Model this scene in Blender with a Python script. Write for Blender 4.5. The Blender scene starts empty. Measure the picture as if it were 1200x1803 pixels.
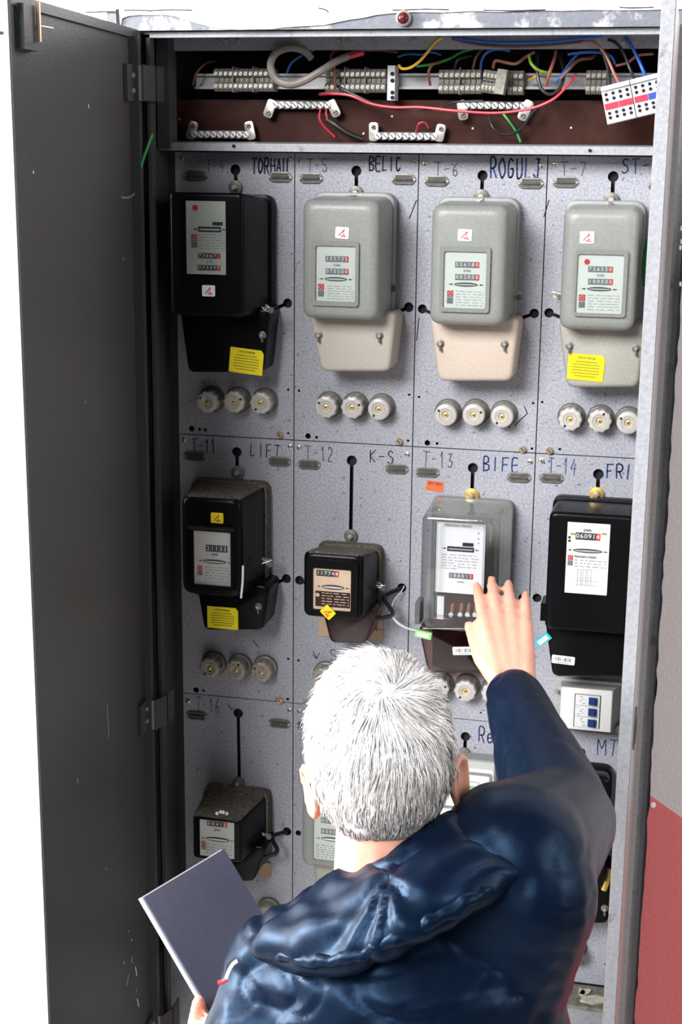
import bpy, bmesh, math, random
from mathutils import Vector, Matrix, noise
from mathutils.geometry import delaunay_2d_cdt
random.seed(7)
SC = bpy.context.scene
COL = SC.collection

# ------------------------------------------------------------------ camera
ZT = 2.27                       # height of the top edge of the meter panels
FPX = 2611.14                   # focal length in pixels of the 1200x1803 frame
RM = ((0.97384479, -0.01041945, 0.22697523), (0.06307585, 0.97208189, -0.22600496), (-0.21828366, 0.23441041, 0.94731410))
CC = (0.90313632, 0.00205264, -2.57551393)      # right, down, into the wall
cx_ = Vector((RM[0][0], RM[0][2], -RM[0][1])); cy_ = -Vector((RM[1][0], RM[1][2], -RM[1][1])); cz_ = -Vector((RM[2][0], RM[2][2], -RM[2][1]))
cam_d = bpy.data.cameras.new('camera'); cam = bpy.data.objects.new('camera', cam_d); COL.objects.link(cam)
cam.matrix_world = Matrix(((cx_.x, cy_.x, cz_.x, CC[0]), (cx_.y, cy_.y, cz_.y, CC[2]), (cx_.z, cy_.z, cz_.z, ZT - CC[1]), (0, 0, 0, 1)))
cam_d.sensor_fit = 'VERTICAL'; cam_d.sensor_height = 36.0; cam_d.lens = FPX / 1803 * 36; cam_d.clip_start = 0.05
SC.camera = cam
CAMP = Vector((CC[0], CC[2], ZT - CC[1]))
def _dir(px, py):
    return cx_ * ((px - 600) / FPX) - cy_ * ((py - 901.5) / FPX) - cz_
def A(px, py, q=0.0):           # point seen at a pixel on the vertical plane q metres in front of the panels
    d = _dir(px, py); return CAMP + d * ((-q - CAMP.y) / d.y)
def RP(px, py, depth):          # point seen at a pixel at a given distance along the view axis
    return CAMP + _dir(px, py) * depth

# ------------------------------------------------------------------ light
wd = bpy.data.worlds.new('world'); SC.world = wd; wd.use_nodes = True
wd.node_tree.nodes['Background'].inputs[0].default_value = (0.78, 0.88, 1.0, 1)
wd.node_tree.nodes['Background'].inputs[1].default_value = 0.025
def area(name, loc, target, sx, sy, power, col):
    l = bpy.data.lights.new(name, 'AREA'); l.shape = 'RECTANGLE'; l.size = sx; l.size_y = sy; l.energy = power; l.color = col
    o = bpy.data.objects.new(name, l); COL.objects.link(o); o.location = loc
    o.rotation_euler = (Vector(target) - Vector(loc)).to_track_quat('-Z', 'Y').to_euler(); return o
# daylight from the wide stairwell opening on the left, behind the photographer
area('side_daylight', (-3.2, -1.6, 2.9), (0.5, -1.1, 1.6), 1.8, 1.8, 760, (1.0, 0.99, 0.985))
area('window_daylight', (-2.35, -7.0, 5.65), (0.4, -0.1, 1.7), 4.1, 2.9, 1000, (0.98, 0.985, 1.0))
area('right_wall_fill', (3.9, -1.9, 2.8), (0.9, -0.2, 1.6), 1.4, 1.6, 80, (1.0, 0.98, 0.97))  # added fill lamp, lifts the right wall and the right door's outer face
SC.view_settings.view_transform = 'Standard'; SC.view_settings.look = 'None'
SC.view_settings.exposure = 0.3; SC.view_settings.gamma = 1.0; SC.view_settings.use_curve_mapping = False

# ------------------------------------------------------------------ materials
def mat(name, col, rough=0.5, metal=0.0, spec=0.5, noise_amt=0.0, nscale=60, bump=0.0, bscale=120, dirt=None, dirt_scale=9, dirt_lo=.5, dirt_hi=.7, emit=0, coat=0, sheen=0):
    m = bpy.data.materials.new(name); m.use_nodes = True; nt = m.node_tree; N = nt.nodes; L = nt.links
    b = N['Principled BSDF']; b.inputs['Base Color'].default_value = (*col, 1); b.inputs['Roughness'].default_value = rough
    b.inputs['Metallic'].default_value = metal; b.inputs['Specular IOR Level'].default_value = spec
    if coat: b.inputs['Coat Weight'].default_value = coat
    if sheen: b.inputs['Sheen Weight'].default_value = sheen
    if emit:
        b.inputs['Emission Color'].default_value = (*col, 1); b.inputs['Emission Strength'].default_value = emit
    tc = N.new('ShaderNodeTexCoord'); last = None
    if noise_amt:
        t = N.new('ShaderNodeTexNoise'); t.inputs['Scale'].default_value = nscale; t.inputs['Detail'].default_value = 5
        L.new(tc.outputs['Object'], t.inputs['Vector'])
        r = N.new('ShaderNodeMapRange'); r.inputs['From Min'].default_value = .3; r.inputs['From Max'].default_value = .7
        r.inputs['To Min'].default_value = 1 - noise_amt; r.inputs['To Max'].default_value = 1 + noise_amt
        L.new(t.outputs['Fac'], r.inputs['Value'])
        mx = N.new('ShaderNodeMix'); mx.data_type = 'RGBA'; mx.blend_type = 'MULTIPLY'; mx.inputs['Factor'].default_value = 1
        mx.inputs['A'].default_value = (*col, 1); L.new(r.outputs['Result'], mx.inputs['B']); last = mx.outputs['Result']
    if dirt:
        t = N.new('ShaderNodeTexNoise'); t.inputs['Scale'].default_value = dirt_scale; t.inputs['Detail'].default_value = 8; t.inputs['Roughness'].default_value = .65
        L.new(tc.outputs['Object'], t.inputs['Vector'])
        r = N.new('ShaderNodeMapRange'); r.inputs['From Min'].default_value = dirt_lo; r.inputs['From Max'].default_value = dirt_hi
        L.new(t.outputs['Fac'], r.inputs['Value'])
        mx = N.new('ShaderNodeMix'); mx.data_type = 'RGBA'
        L.new(r.outputs['Result'], mx.inputs['Factor']); mx.inputs['A'].default_value = (*col, 1)
        if last: L.new(last, mx.inputs['A'])
        mx.inputs['B'].default_value = (*dirt, 1); last = mx.outputs['Result']
    if last: L.new(last, b.inputs['Base Color'])
    if bump:
        t = N.new('ShaderNodeTexNoise'); t.inputs['Scale'].default_value = bscale; t.inputs['Detail'].default_value = 4
        L.new(tc.outputs['Object'], t.inputs['Vector'])
        bp = N.new('ShaderNodeBump'); bp.inputs['Strength'].default_value = bump; bp.inputs['Distance'].default_value = .002
        L.new(t.outputs['Fac'], bp.inputs['Height']); L.new(bp.outputs['Normal'], b.inputs['Normal'])
    return m
def glass(name, tint, gloss=.12, rough=.03):
    m = bpy.data.materials.new(name); m.use_nodes = True; nt = m.node_tree; N = nt.nodes; L = nt.links
    N.remove(N['Principled BSDF'])
    t = N.new('ShaderNodeBsdfTransparent'); t.inputs[0].default_value = (*tint, 1)
    g = N.new('ShaderNodeBsdfGlossy'); g.inputs['Roughness'].default_value = rough
    f = N.new('ShaderNodeLayerWeight'); pw = N.new('ShaderNodeMath'); pw.operation = 'POWER'; pw.inputs[1].default_value = 5; L.new(f.outputs['Facing'], pw.inputs[0])
    a = N.new('ShaderNodeMath'); a.operation = 'MULTIPLY_ADD'; a.inputs[1].default_value = .9; a.inputs[2].default_value = gloss * .4; L.new(pw.outputs[0], a.inputs[0])
    mx = N.new('ShaderNodeMixShader'); L.new(a.outputs[0], mx.inputs[0]); L.new(t.outputs[0], mx.inputs[1]); L.new(g.outputs[0], mx.inputs[2])
    L.new(mx.outputs[0], N['Material Output'].inputs[0]); return m
M = dict(
    panel=mat('panel_grey_paint', (.36, .363, .405), .45, noise_amt=.26, nscale=260, bump=.25, bscale=300, dirt=(.10, .095, .09), dirt_scale=80, dirt_lo=.61, dirt_hi=.68),
    frame=mat('frame_grey_paint', (.26, .264, .285), .45, noise_amt=.14, nscale=180, bump=.2, bscale=250, dirt=(.08, .07, .06), dirt_scale=30, dirt_lo=.62, dirt_hi=.74),
    door=mat('door_grey_and_frame_shade', (.048, .047, .050), .38, spec=.2, noise_amt=.16, nscale=240, bump=.2, bscale=240, dirt=(.048, .042, .036), dirt_scale=7, dirt_lo=.5, dirt_hi=.8),  # door's own grey; also put on the left inner cabinet side as shade
    doorout=mat('door_outer_grey_gloss', (.30, .285, .285), .26, noise_amt=.12, nscale=160, bump=.1, bscale=150),
    fascia=mat('fascia_blue_grey_paint', (.105, .113, .135), .5, noise_amt=.12, nscale=160, dirt=(.33, .33, .33), dirt_scale=16, dirt_lo=.52, dirt_hi=.60, bump=.3, bscale=90),
    dark=mat('cabinet_dark_inside', (.012, .012, .016), .8),
    rail=mat('zinc_rail', (.36, .35, .36), .45, metal=.4, noise_amt=.12, nscale=50),
    board=mat('brown_bakelite_board', (.045, .016, .012), .5, spec=.08, noise_amt=.35, nscale=14, dirt=(.018, .009, .008), dirt_scale=20, dirt_lo=.5, dirt_hi=.75),
    white=mat('white_plaster', (.88, .88, .87), .9, noise_amt=.03, nscale=12, bump=.5, bscale=50, dirt=(.72, .73, .75), dirt_scale=12, dirt_lo=.62, dirt_hi=.7),
    screw=mat('screw_nickel', (.60, .56, .50), .35, metal=.8),
    brassscrew=mat('screw_brass', (.70, .52, .36), .35, metal=.85),
    brass=mat('brass', (.80, .55, .14), .35, metal=.75),
    hole=mat('dark_recess', (.006, .006, .008), .9),
    holder=mat('label_holder_steel', (.17, .16, .145), .45, metal=.4, noise_amt=.25, nscale=120),
    card=mat('label_card_grimy', (.09, .084, .078), .55, noise_amt=.3, nscale=90),
    ink=mat('ink_blue_black', (.012, .014, .05), .6), inkblue=mat('ink_blue', (.012, .035, .16), .6), inkfaint=mat('ink_faint', (.085, .09, .13), .6),
    mgrey=mat('meter_grey_enamel', (.27, .278, .26), .38, noise_amt=.07, nscale=220, bump=.2, bscale=400, dirt=(.16, .155, .13), dirt_scale=26, dirt_lo=.62, dirt_hi=.78),
    mbezel=mat('meter_bezel_grey', (.22, .225, .205), .45, noise_amt=.1, nscale=200),
    mcream=mat('meter_cover_cream', (.45, .405, .35), .5, noise_amt=.06, nscale=200, dirt=(.42, .38, .32), dirt_scale=60, dirt_lo=.62, dirt_hi=.72),
    mpink=mat('meter_cover_pinkish', (.55, .445, .365), .5, noise_amt=.06, nscale=200, dirt=(.50, .43, .36), dirt_scale=60, dirt_lo=.62, dirt_hi=.72),
    mputty=mat('meter_cover_putty', (.36, .34, .295), .5, noise_amt=.08, nscale=200, dirt=(.30, .28, .23), dirt_scale=50, dirt_lo=.6, dirt_hi=.7),
    black=mat('meter_black_bakelite', (.004, .004, .005), .28, spec=.13, bump=.1, bscale=300),
    blackdust=mat('dusty_black_bakelite', (.016, .014, .013), .55, spec=.15, noise_amt=.4, nscale=90, dirt=(.075, .066, .052), dirt_scale=40, dirt_lo=.5, dirt_hi=.72),
    dust=mat('grey_dust', (.10, .088, .07), .95, noise_amt=.45, nscale=140, dirt=(.30, .27, .22), dirt_scale=70, dirt_lo=.62, dirt_hi=.7),
    brownplas=mat('brown_bakelite', (.03, .012, .010), .25, noise_amt=.2, nscale=60),
    paper=mat('dial_white', (.66, .66, .64), .6), papergrey=mat('dial_grey', (.50, .50, .47), .6, noise_amt=.05, nscale=40), paperbeige=mat('dial_beige', (.62, .46, .32), .6, noise_amt=.08, nscale=40),
    paperbright=mat('dial_bright', (.90, .89, .88), .6),
    regblack=mat('register_black', (.02, .02, .022), .5), reggrey=mat('register_grey', (.16, .16, .17), .5), red=mat('print_red', (.55, .03, .04), .5), digit=mat('digit_white', (.8, .8, .8), .5),
    print_=mat('print_grey', (.30, .29, .29), .6), printfaint=mat('print_faint', (.44, .43, .43), .6), disc=mat('disc_steel', (.75, .75, .75), .3, metal=.6),
    sticker=mat('sticker_white', (.88, .88, .88), .4), yellow=mat('sticker_yellow', (.88, .72, .005), .4), yellowink=mat('sticker_ink', (.22, .18, .02), .5), orange=mat('sticker_orange', (.85, .14, .035), .5),
    porcelain=mat('fuse_porcelain', (.50, .475, .43), .28, noise_amt=.06, nscale=90, dirt=(.20, .175, .14), dirt_scale=90, dirt_lo=.6, dirt_hi=.72),
    porcelaindirty=mat('fuse_porcelain_dirty', (.33, .295, .25), .35, noise_amt=.15, nscale=90, dirt=(.13, .11, .09), dirt_scale=110, dirt_lo=.55, dirt_hi=.7),
    collar=mat('fuse_collar', (.12, .115, .105), .35, noise_amt=.2, nscale=90),
    block=mat('terminal_block_beige', (.20, .188, .155), .6, noise_amt=.3, nscale=150), connector=mat('connector_white', (.58, .59, .61), .4),
    blue=mat('lever_blue', (.01, .03, .16), .35), bluestrip=mat('strip_blue', (.02, .05, .34), .4), redstrip=mat('strip_red', (.66, .02, .05), .4),
    boxgrey=mat('breaker_box_grey', (.36, .36, .34), .5, noise_amt=.1, nscale=120), boxwhite=mat('breaker_face_white', (.68, .68, .66), .45),
    card2=mat('cardboard', (.50, .36, .24), .8), green=mat('wire_green', (.02, .28, .05), .4), greenseal=mat('seal_green', (.28, .66, .22), .35), cyan=mat('seal_cyan', (.05, .48, .62), .3),
    wyellow=mat('wire_yellow', (.72, .42, .03), .4), wblue=mat('wire_blue', (.012, .09, .36), .4), wred=mat('wire_red', (.42, .02, .035), .4), wblack=mat('wire_black', (.01, .01, .012), .4),
    wbrown=mat('wire_brown', (.13, .045, .025), .45), wcopper=mat('wire_copper', (.30, .11, .07), .4), wgrey=mat('cable_grey', (.17, .155, .13), .5, noise_amt=.15, nscale=80), wwhite=mat('wire_white', (.7, .69, .66), .4), wlime=mat('wire_lime', (.24, .40, .04), .4),
    lcd=mat('lcd_green', (.16, .42, .20), .3), lamp=mat('lamp_red', (.07, .006, .008), .25, spec=.2), copper=mat('coil_copper', (.55, .22, .10), .35, metal=.6),
    glass=glass('pane_glass', (.93, .95, .94), .05), clear=glass('clear_cover', (.86, .87, .88), .18, .04), smoke=glass('smoked_cover', (.52, .34, .33), .12, .05),
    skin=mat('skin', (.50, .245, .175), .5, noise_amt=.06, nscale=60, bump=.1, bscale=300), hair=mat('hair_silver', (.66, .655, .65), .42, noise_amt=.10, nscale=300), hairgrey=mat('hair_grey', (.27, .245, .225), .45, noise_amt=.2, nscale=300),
    eye=mat('eye_white', (.8, .8, .78), .3), iris=mat('eye_dark', (.05, .035, .03), .3), lip=mat('lip', (.45, .16, .14), .5), nail=mat('nail', (.75, .48, .42), .3),
    jacket=mat('jacket_navy_nylon', (.0011, .0034, .0110), .42, spec=.21, bump=.30, bscale=42), jacketdark=mat('jacket_seam', (.008, .012, .03), .5),
    trouser=mat('trouser_dark', (.03, .032, .04), .8), shoe=mat('shoe_black', (.012, .012, .012), .4),
    folder=mat('folder_blue_grey', (.075, .09, .15), .35, noise_amt=.08, nscale=80), sheet=mat('paper_edge', (.86, .87, .90), .6),
    floor=mat('floor_terrazzo', (.30, .29, .28), .5, noise_amt=.2, nscale=120), flake=mat('plaster_flake', (.52, .49, .38), .8, noise_amt=.2, nscale=100), grime=mat('grimy_ledge', (.17, .155, .13), .8, noise_amt=.35, nscale=80),
)
for k_ in ('Subsurface Weight', 'Subsurface Scale'): M['skin'].node_tree.nodes['Principled BSDF'].inputs[k_].default_value = .25 if 'Weight' in k_ else .012
M['jacket'].node_tree.nodes['Principled BSDF'].inputs['Specular Tint'].default_value = (.30, .58, 1, 1)
# wall right of the cabinet: grey emulsion with a red dado painted along the slope of the stairs
def wall_paint():
    m = mat('wall_two_tone', (.66, .60, .60), .55, bump=.35, bscale=120); nt = m.node_tree; N = nt.nodes; L = nt.links; b = N['Principled BSDF']
    tc = N.new('ShaderNodeTexCoord'); sp = N.new('ShaderNodeSeparateXYZ'); L.new(tc.outputs['Object'], sp.inputs[0])
    p0 = A(1150, 1405, .15); p1 = A(1200, 1440, .15); s = (p1.z - p0.z) / (p1.x - p0.x)
    mu = N.new('ShaderNodeMath'); mu.operation = 'MULTIPLY_ADD'; mu.inputs[1].default_value = s; mu.inputs[2].default_value = p0.z - s * p0.x; L.new(sp.outputs['X'], mu.inputs[0])
    lt = N.new('ShaderNodeMath'); lt.operation = 'LESS_THAN'; L.new(sp.outputs['Z'], lt.inputs[0]); L.new(mu.outputs[0], lt.inputs[1])
    n = N.new('ShaderNodeTexNoise'); n.inputs['Scale'].default_value = 260; L.new(tc.outputs['Object'], n.inputs['Vector'])
    r = N.new('ShaderNodeMapRange'); r.inputs['To Min'].default_value = .78; r.inputs['To Max'].default_value = 1.22; L.new(n.outputs['Fac'], r.inputs['Value'])
    mx = N.new('ShaderNodeMix'); mx.data_type = 'RGBA'; L.new(lt.outputs[0], mx.inputs['Factor']); mx.inputs['A'].default_value = (.66, .60, .60, 1); mx.inputs['B'].default_value = (.72, .165, .17, 1)
    m2 = N.new('ShaderNodeMix'); m2.data_type = 'RGBA'; m2.blend_type = 'MULTIPLY'; m2.inputs['Factor'].default_value = 1
    L.new(mx.outputs['Result'], m2.inputs['A']); L.new(r.outputs['Result'], m2.inputs['B']); L.new(m2.outputs['Result'], b.inputs['Base Color']); return m
M['walltone'] = wall_paint()

# ------------------------------------------------------------------ mesh kit
def round_poly(pts, r, n=4):
    out = []; k = len(pts)
    for i in range(k):
        p = Vector(pts[i]); a = Vector(pts[i - 1]) - p; b = Vector(pts[(i + 1) % k]) - p
        rr = min(r, a.length * .49, b.length * .49); a.normalize(); b.normalize()
        s = p + a * rr; e = p + b * rr
        for j in range(n + 1):
            t = j / n; out.append(tuple((1 - t) ** 2 * s + 2 * t * (1 - t) * p + t * t * e))
    return out
def rect(x0, x1, z0, z1): return [(x0, z0), (x1, z0), (x1, z1), (x0, z1)]
class MB:
    def __init__(s): s.v = []; s.f = []; s.m = []; s.mats = []
    def mi(s, m):
        m = M[m] if isinstance(m, str) else m
        if m not in s.mats: s.mats.append(m)
        return s.mats.index(m)
    def add(s, vs, fs, m):
        o = len(s.v); i = s.mi(m); s.v += [Vector(v) for v in vs]
        for f in fs: s.f.append([k + o for k in f]); s.m.append(i)
        return s
    def box(s, c, d, m, mtx=None):
        c = Vector(c); vs = []
        for i in range(8):
            w = Vector(((i & 1) - .5, ((i >> 1) & 1) - .5, ((i >> 2) & 1) - .5)); w = Vector((w.x * d[0], w.y * d[1], w.z * d[2]))
            vs.append(c + (mtx @ w if mtx else w))
        return s.add(vs, [(0, 2, 3, 1), (4, 5, 7, 6), (0, 1, 5, 4), (2, 6, 7, 3), (0, 4, 6, 2), (1, 3, 7, 5)], m)
    def bx(s, x0, x1, y0, y1, z0, z1, m): return s.box(((x0 + x1) / 2, (y0 + y1) / 2, (z0 + z1) / 2), (x1 - x0, y1 - y0, z1 - z0), m)
    def rings(s, rs, m, cap0=True, cap1=True, closed=False):
        n = len(rs[0]); vs = [v for r in rs for v in r]; fs = []
        for i in range(len(rs) - (0 if closed else 1)):
            a = i * n; b = ((i + 1) % len(rs)) * n
            for j in range(n): k = (j + 1) % n; fs.append((a + j, a + k, b + k, b + j))
        if cap0 and not closed: fs.append(tuple(range(n - 1, -1, -1)))
        if cap1 and not closed: fs.append(tuple(range((len(rs) - 1) * n, len(rs) * n)))
        return s.add(vs, fs, m)
    def loft(s, outline, y0, y1, m, fillet=0.0, seg=4, taper=0.0):   # outline in XZ counter-clockwise, y0 back, y1 front (smaller y)
        c = Vector((sum(p[0] for p in outline) / len(outline), sum(p[1] for p in outline) / len(outline)))
        ext = max(max(abs(p[0] - c.x) for p in outline), .001); exz = max(max(abs(p[1] - c.y) for p in outline), .001)
        def ring(y, ins): return [Vector((c.x + (p[0] - c.x) * (1 - ins / ext), y, c.y + (p[1] - c.y) * (1 - ins / exz))) for p in outline]
        rs = [ring(y0, 0)]
        if fillet:
            for j in range(seg + 1):
                a = j / seg * math.pi / 2; rs.append(ring(y1 + fillet * (1 - math.sin(a)), taper + fillet * (1 - math.cos(a))))
        else: rs.append(ring(y1, taper))
        return s.rings(rs, m)
    def cyl(s, p0, p1, r0, m, r1=None, n=14):
        p0 = Vector(p0); p1 = Vector(p1); r1 = r0 if r1 is None else r1; ax = (p1 - p0).normalized()
        u = ax.orthogonal().normalized(); w = ax.cross(u)
        return s.rings([[p + (u * math.cos(2 * math.pi * i / n) + w * math.sin(2 * math.pi * i / n)) * r for i in range(n)] for p, r in ((p0, r0), (p1, r1))], m)
    def lathe(s, prof, m, c=(0, 0, 0), n=24, wav=None):            # profile (radius, y) turned round the Y axis
        c = Vector(c); rs = []
        for r, y in prof:
            rs.append([c + Vector((math.cos(2 * math.pi * i / n) * r * (1 + (wav * math.cos(2 * math.pi * i / n * 10) if wav and r > .014 else 0)), y, math.sin(2 * math.pi * i / n) * r * (1 + (wav * math.cos(2 * math.pi * i / n * 10) if wav and r > .014 else 0)))) for i in range(n)])
        return s.rings(rs, m)
    def tube(s, pts, r, m, n=7, sm=6):
        P = spline([Vector(p) for p in pts], sm) if sm and len(pts) > 2 else [Vector(p) for p in pts]; rs = []
        up = None
        for i, p in enumerate(P):
            t = (P[min(i + 1, len(P) - 1)] - P[max(i - 1, 0)]).normalized()
            if up is None: up = t.orthogonal().normalized()
            up = (up - t * up.dot(t)).normalized(); w = t.cross(up); rad = r[0] + (r[1] - r[0]) * i / (len(P) - 1) if isinstance(r, tuple) else r
            rs.append([p + (up * math.cos(2 * math.pi * j / n) + w * math.sin(2 * math.pi * j / n)) * rad for j in range(n)])
        return s.rings(rs, m)
    def sphere(s, c, r, m, n=12, k=8, sc=(1, 1, 1), mtx=None):
        c = Vector(c); rs = []
        for i in range(k + 1):
            a = -math.pi / 2 + math.pi * (i + .02 if i == 0 else (i - .02 if i == k else i)) / k
            ring = []
            for j in range(n):
                w = Vector((math.cos(a) * math.cos(2 * math.pi * j / n) * r * sc[0], math.cos(a) * math.sin(2 * math.pi * j / n) * r * sc[1], math.sin(a) * r * sc[2]))
                ring.append(c + (mtx @ w if mtx else w))
            rs.append(ring)
        return s.rings(rs, m)
    def frame(s, o, i, y0, y1, m):                                  # flat frame between two outlines with the same point count
        rs = [[Vector((p[0], y0, p[1])) for p in o], [Vector((p[0], y1, p[1])) for p in o], [Vector((p[0], y1, p[1])) for p in i], [Vector((p[0], y0, p[1])) for p in i]]
        return s.rings(rs, m, closed=True)
    def build(s, name, parent=None, sharp=35, origin=None):
        me = bpy.data.meshes.new(name); org = Vector(origin) if origin is not None else Vector((0, 0, 0))
        me.from_pydata([v - org for v in s.v], [], s.f); me.validate()
        for m in s.mats: me.materials.append(m)
        if len(me.polygons) == len(s.m): me.polygons.foreach_set('material_index', s.m)
        bm = bmesh.new(); bm.from_mesh(me); bmesh.ops.recalc_face_normals(bm, faces=bm.faces); bm.to_mesh(me); bm.free()
        me.polygons.foreach_set('use_smooth', [True] * len(me.polygons)); me.set_sharp_from_angle(angle=math.radians(sharp)); me.update()
        o = bpy.data.objects.new(name, me); COL.objects.link(o)
        if parent is not None: o.parent = parent
        if origin is not None: o.location = org
        return o
def spline(P, k):
    out = []
    for i in range(len(P) - 1):
        a = P[max(i - 1, 0)]; b = P[i]; c = P[i + 1]; d = P[min(i + 2, len(P) - 1)]
        for j in range(k):
            t = j / k; out.append(.5 * (2 * b + (c - a) * t + (2 * a - 5 * b + 4 * c - d) * t * t + (3 * b - a - 3 * c + d) * t ** 3))
    out.append(P[-1]); return out
def thing(name, label, cat, loc, group=None):
    o = bpy.data.objects.new(name, None); COL.objects.link(o); o.location = loc; o.empty_display_size = .05
    return tag(o, label, cat, group)
def tag(o, label=None, cat=None, group=None, kind=None):
    if label: o['label'] = label
    if cat: o['category'] = cat
    if group: o['group'] = group
    if kind: o['kind'] = kind
    return o
def text_mesh(name, body, size, loc, m, parent, ext=.0002, rotz=0.0, align='CENTER'):
    cu = bpy.data.curves.new(name, 'FONT'); cu.body = body; cu.size = size; cu.align_x = align; cu.align_y = 'CENTER'; cu.extrude = ext; cu.resolution_u = 2
    t = bpy.data.objects.new(name, cu); COL.objects.link(t); dg = bpy.context.evaluated_depsgraph_get()
    me = bpy.data.meshes.new_from_object(t.evaluated_get(dg)); bpy.data.objects.remove(t); bpy.data.curves.remove(cu)
    me.transform(Matrix.Translation(Vector(loc)) @ Matrix.Rotation(rotz, 4, 'Y') @ Matrix.Rotation(math.pi / 2, 4, 'X')); me.materials.clear(); me.materials.append(M[m])
    o = bpy.data.objects.new(name, me); COL.objects.link(o)
    if parent is not None: o.parent = parent
    return o
def plate_with_holes(outline, holes, y_front, y_back, m, name, parent=None, mtx=None):
    pts = []; edges = []
    for loop in [outline] + holes:
        o = len(pts); pts += [Vector(p) for p in loop]; edges += [(o + i, o + (i + 1) % len(loop)) for i in range(len(loop))]
    V, E, F, *_ = delaunay_2d_cdt(pts, edges, [], 1, 1e-7)
    def inside(p, L):
        c = False
        for i in range(len(L)):
            a = L[i]; b = L[i - 1]
            if (a[1] > p.y) != (b[1] > p.y) and p.x < (b[0] - a[0]) * (p.y - a[1]) / (b[1] - a[1]) + a[0]: c = not c
        return c
    keep = []
    for f in F:
        c = sum((V[i] for i in f), Vector((0, 0))) / len(f)
        if not any(inside(c, h) for h in holes): keep.append(f)
    b = MB(); n = len(V); b.add([(v.x, y_front, v.y) for v in V] + [(v.x, y_back, v.y) for v in V], [tuple(f) for f in keep] + [tuple(i + n for i in reversed(f)) for f in keep], m)
    cnt = {}
    for f in keep:
        for i in range(len(f)):
            e = (f[i - 1], f[i]); cnt[tuple(sorted(e))] = cnt.get(tuple(sorted(e)), 0) + 1
    for (i, j), c in cnt.items():
        if c == 1: b.f.append([i, j, j + n, i + n]); b.m.append(0)
    if mtx: b.v = [mtx @ v for v in b.v]
    return b.build(name, parent, 30)
def keyhole(c, r, d=None, L=0, w=0):
    if not L: return [(c[0] + r * math.cos(2 * math.pi * i / 20), c[1] + r * math.sin(2 * math.pi * i / 20)) for i in range(20)]
    d = Vector(d).normalized(); a = math.asin(w / r); base = math.atan2(d.y, d.x); out = []
    for i in range(21):
        t = base + a + (2 * math.pi - 2 * a) * i / 20; out.append((c[0] + r * math.cos(t), c[1] + r * math.sin(t)))
    n = Vector((-d.y, d.x)); e = Vector(c) + d * L
    out.append(tuple(e - n * w)); out.append(tuple(e + n * w)); return out
# hand lettering: strokes on a unit box
GL = {'T': [[(0, 1), (1, 1)], [(.5, 1), (.48, 0)]], '-': [[(.1, .5), (.8, .55)]], 'O': [[(.5, 1), (.1, .7), (.1, .3), (.5, 0), (.9, .3), (.9, .7), (.5, 1)]], 'R': [[(.1, 0), (.1, 1), (.7, 1), (.85, .75), (.65, .5), (.1, .5)], [(.4, .5), (.9, 0)]],
      'H': [[(.1, 0), (.1, 1)], [(.85, 0), (.85, 1)], [(.1, .5), (.85, .5)]], 'A': [[(0, 0), (.45, 1), (.9, 0)], [(.2, .4), (.7, .4)]], 'U': [[(.1, 1), (.1, .2), (.4, 0), (.8, .2), (.85, 1)]], 'B': [[(.1, 0), (.1, 1), (.7, .95), (.75, .65), (.1, .5), (.8, .4), (.8, .08), (.1, 0)]],
      'E': [[(.8, 1), (.1, 1), (.1, 0), (.85, 0)], [(.1, .5), (.7, .5)]], 'L': [[(.1, 1), (.1, 0), (.8, .05)]], 'I': [[(.4, 1), (.4, 0)]], 'C': [[(.85, .9), (.4, 1), (.1, .6), (.2, .1), (.6, 0), (.85, .2)]], 'G': [[(.85, .9), (.4, 1), (.1, .6), (.2, .1), (.6, 0), (.85, .2), (.85, .45), (.5, .45)]],
      'J': [[(.3, 1), (.9, 1)], [(.75, 1), (.7, .2), (.4, 0), (.1, .2)]], 'K': [[(.1, 0), (.1, 1)], [(.8, 1), (.15, .5), (.85, 0)]], 'S': [[(.8, .9), (.4, 1), (.15, .8), (.3, .55), (.7, .45), (.8, .2), (.45, 0), (.1, .12)]], 'F': [[(.1, 0), (.1, 1), (.85, 1)], [(.1, .5), (.65, .5)]],
      'Z': [[(.1, 1), (.85, 1), (.1, 0), (.9, 0)]], 'M': [[(0, 0), (.1, 1), (.45, .4), (.8, 1), (.9, 0)]], 'P': [[(.1, 0), (.1, 1), (.7, 1), (.85, .75), (.65, .5), (.1, .45)]], 'e': [[(.15, .3), (.8, .35), (.6, .6), (.2, .5), (.15, .15), (.5, 0), (.8, .1)]], 'z': [[(.1, .55), (.8, .55), (.2, 0), (.9, 0)]], 'o': [[(.5, .6), (.15, .4), (.2, .05), (.6, 0), (.85, .3), (.5, .6)]],
      '1': [[(.2, .75), (.5, 1), (.5, 0)]], '2': [[(.15, .8), (.5, 1), (.8, .7), (.1, 0), (.9, 0)]], '3': [[(.15, .95), (.7, .95), (.4, .55), (.8, .35), (.5, 0), (.1, .1)]], '4': [[(.5, 1), (.1, .4), (.9, .4)], [(.65, .7), (.6, 0)]], '5': [[(.8, 1), (.2, 1), (.15, .55), (.7, .55), (.8, .2), (.4, 0), (.1, .1)]], '6': [[(.7, 1), (.2, .5), (.2, .1), (.6, 0), (.8, .3), (.5, .5), (.2, .35)]], '7': [[(.1, 1), (.9, 1), (.4, 0)]],
      '\u0106': [[(.85, .75), (.4, .85), (.1, .5), (.2, .05), (.6, 0), (.85, .15)], [(.5, .95), (.7, 1.15)]], 'V': [[(.1, 1), (.35, 0), (.85, 1)]], '.': [[(.3, 0), (.4, .05)]], ' ': []}
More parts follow.
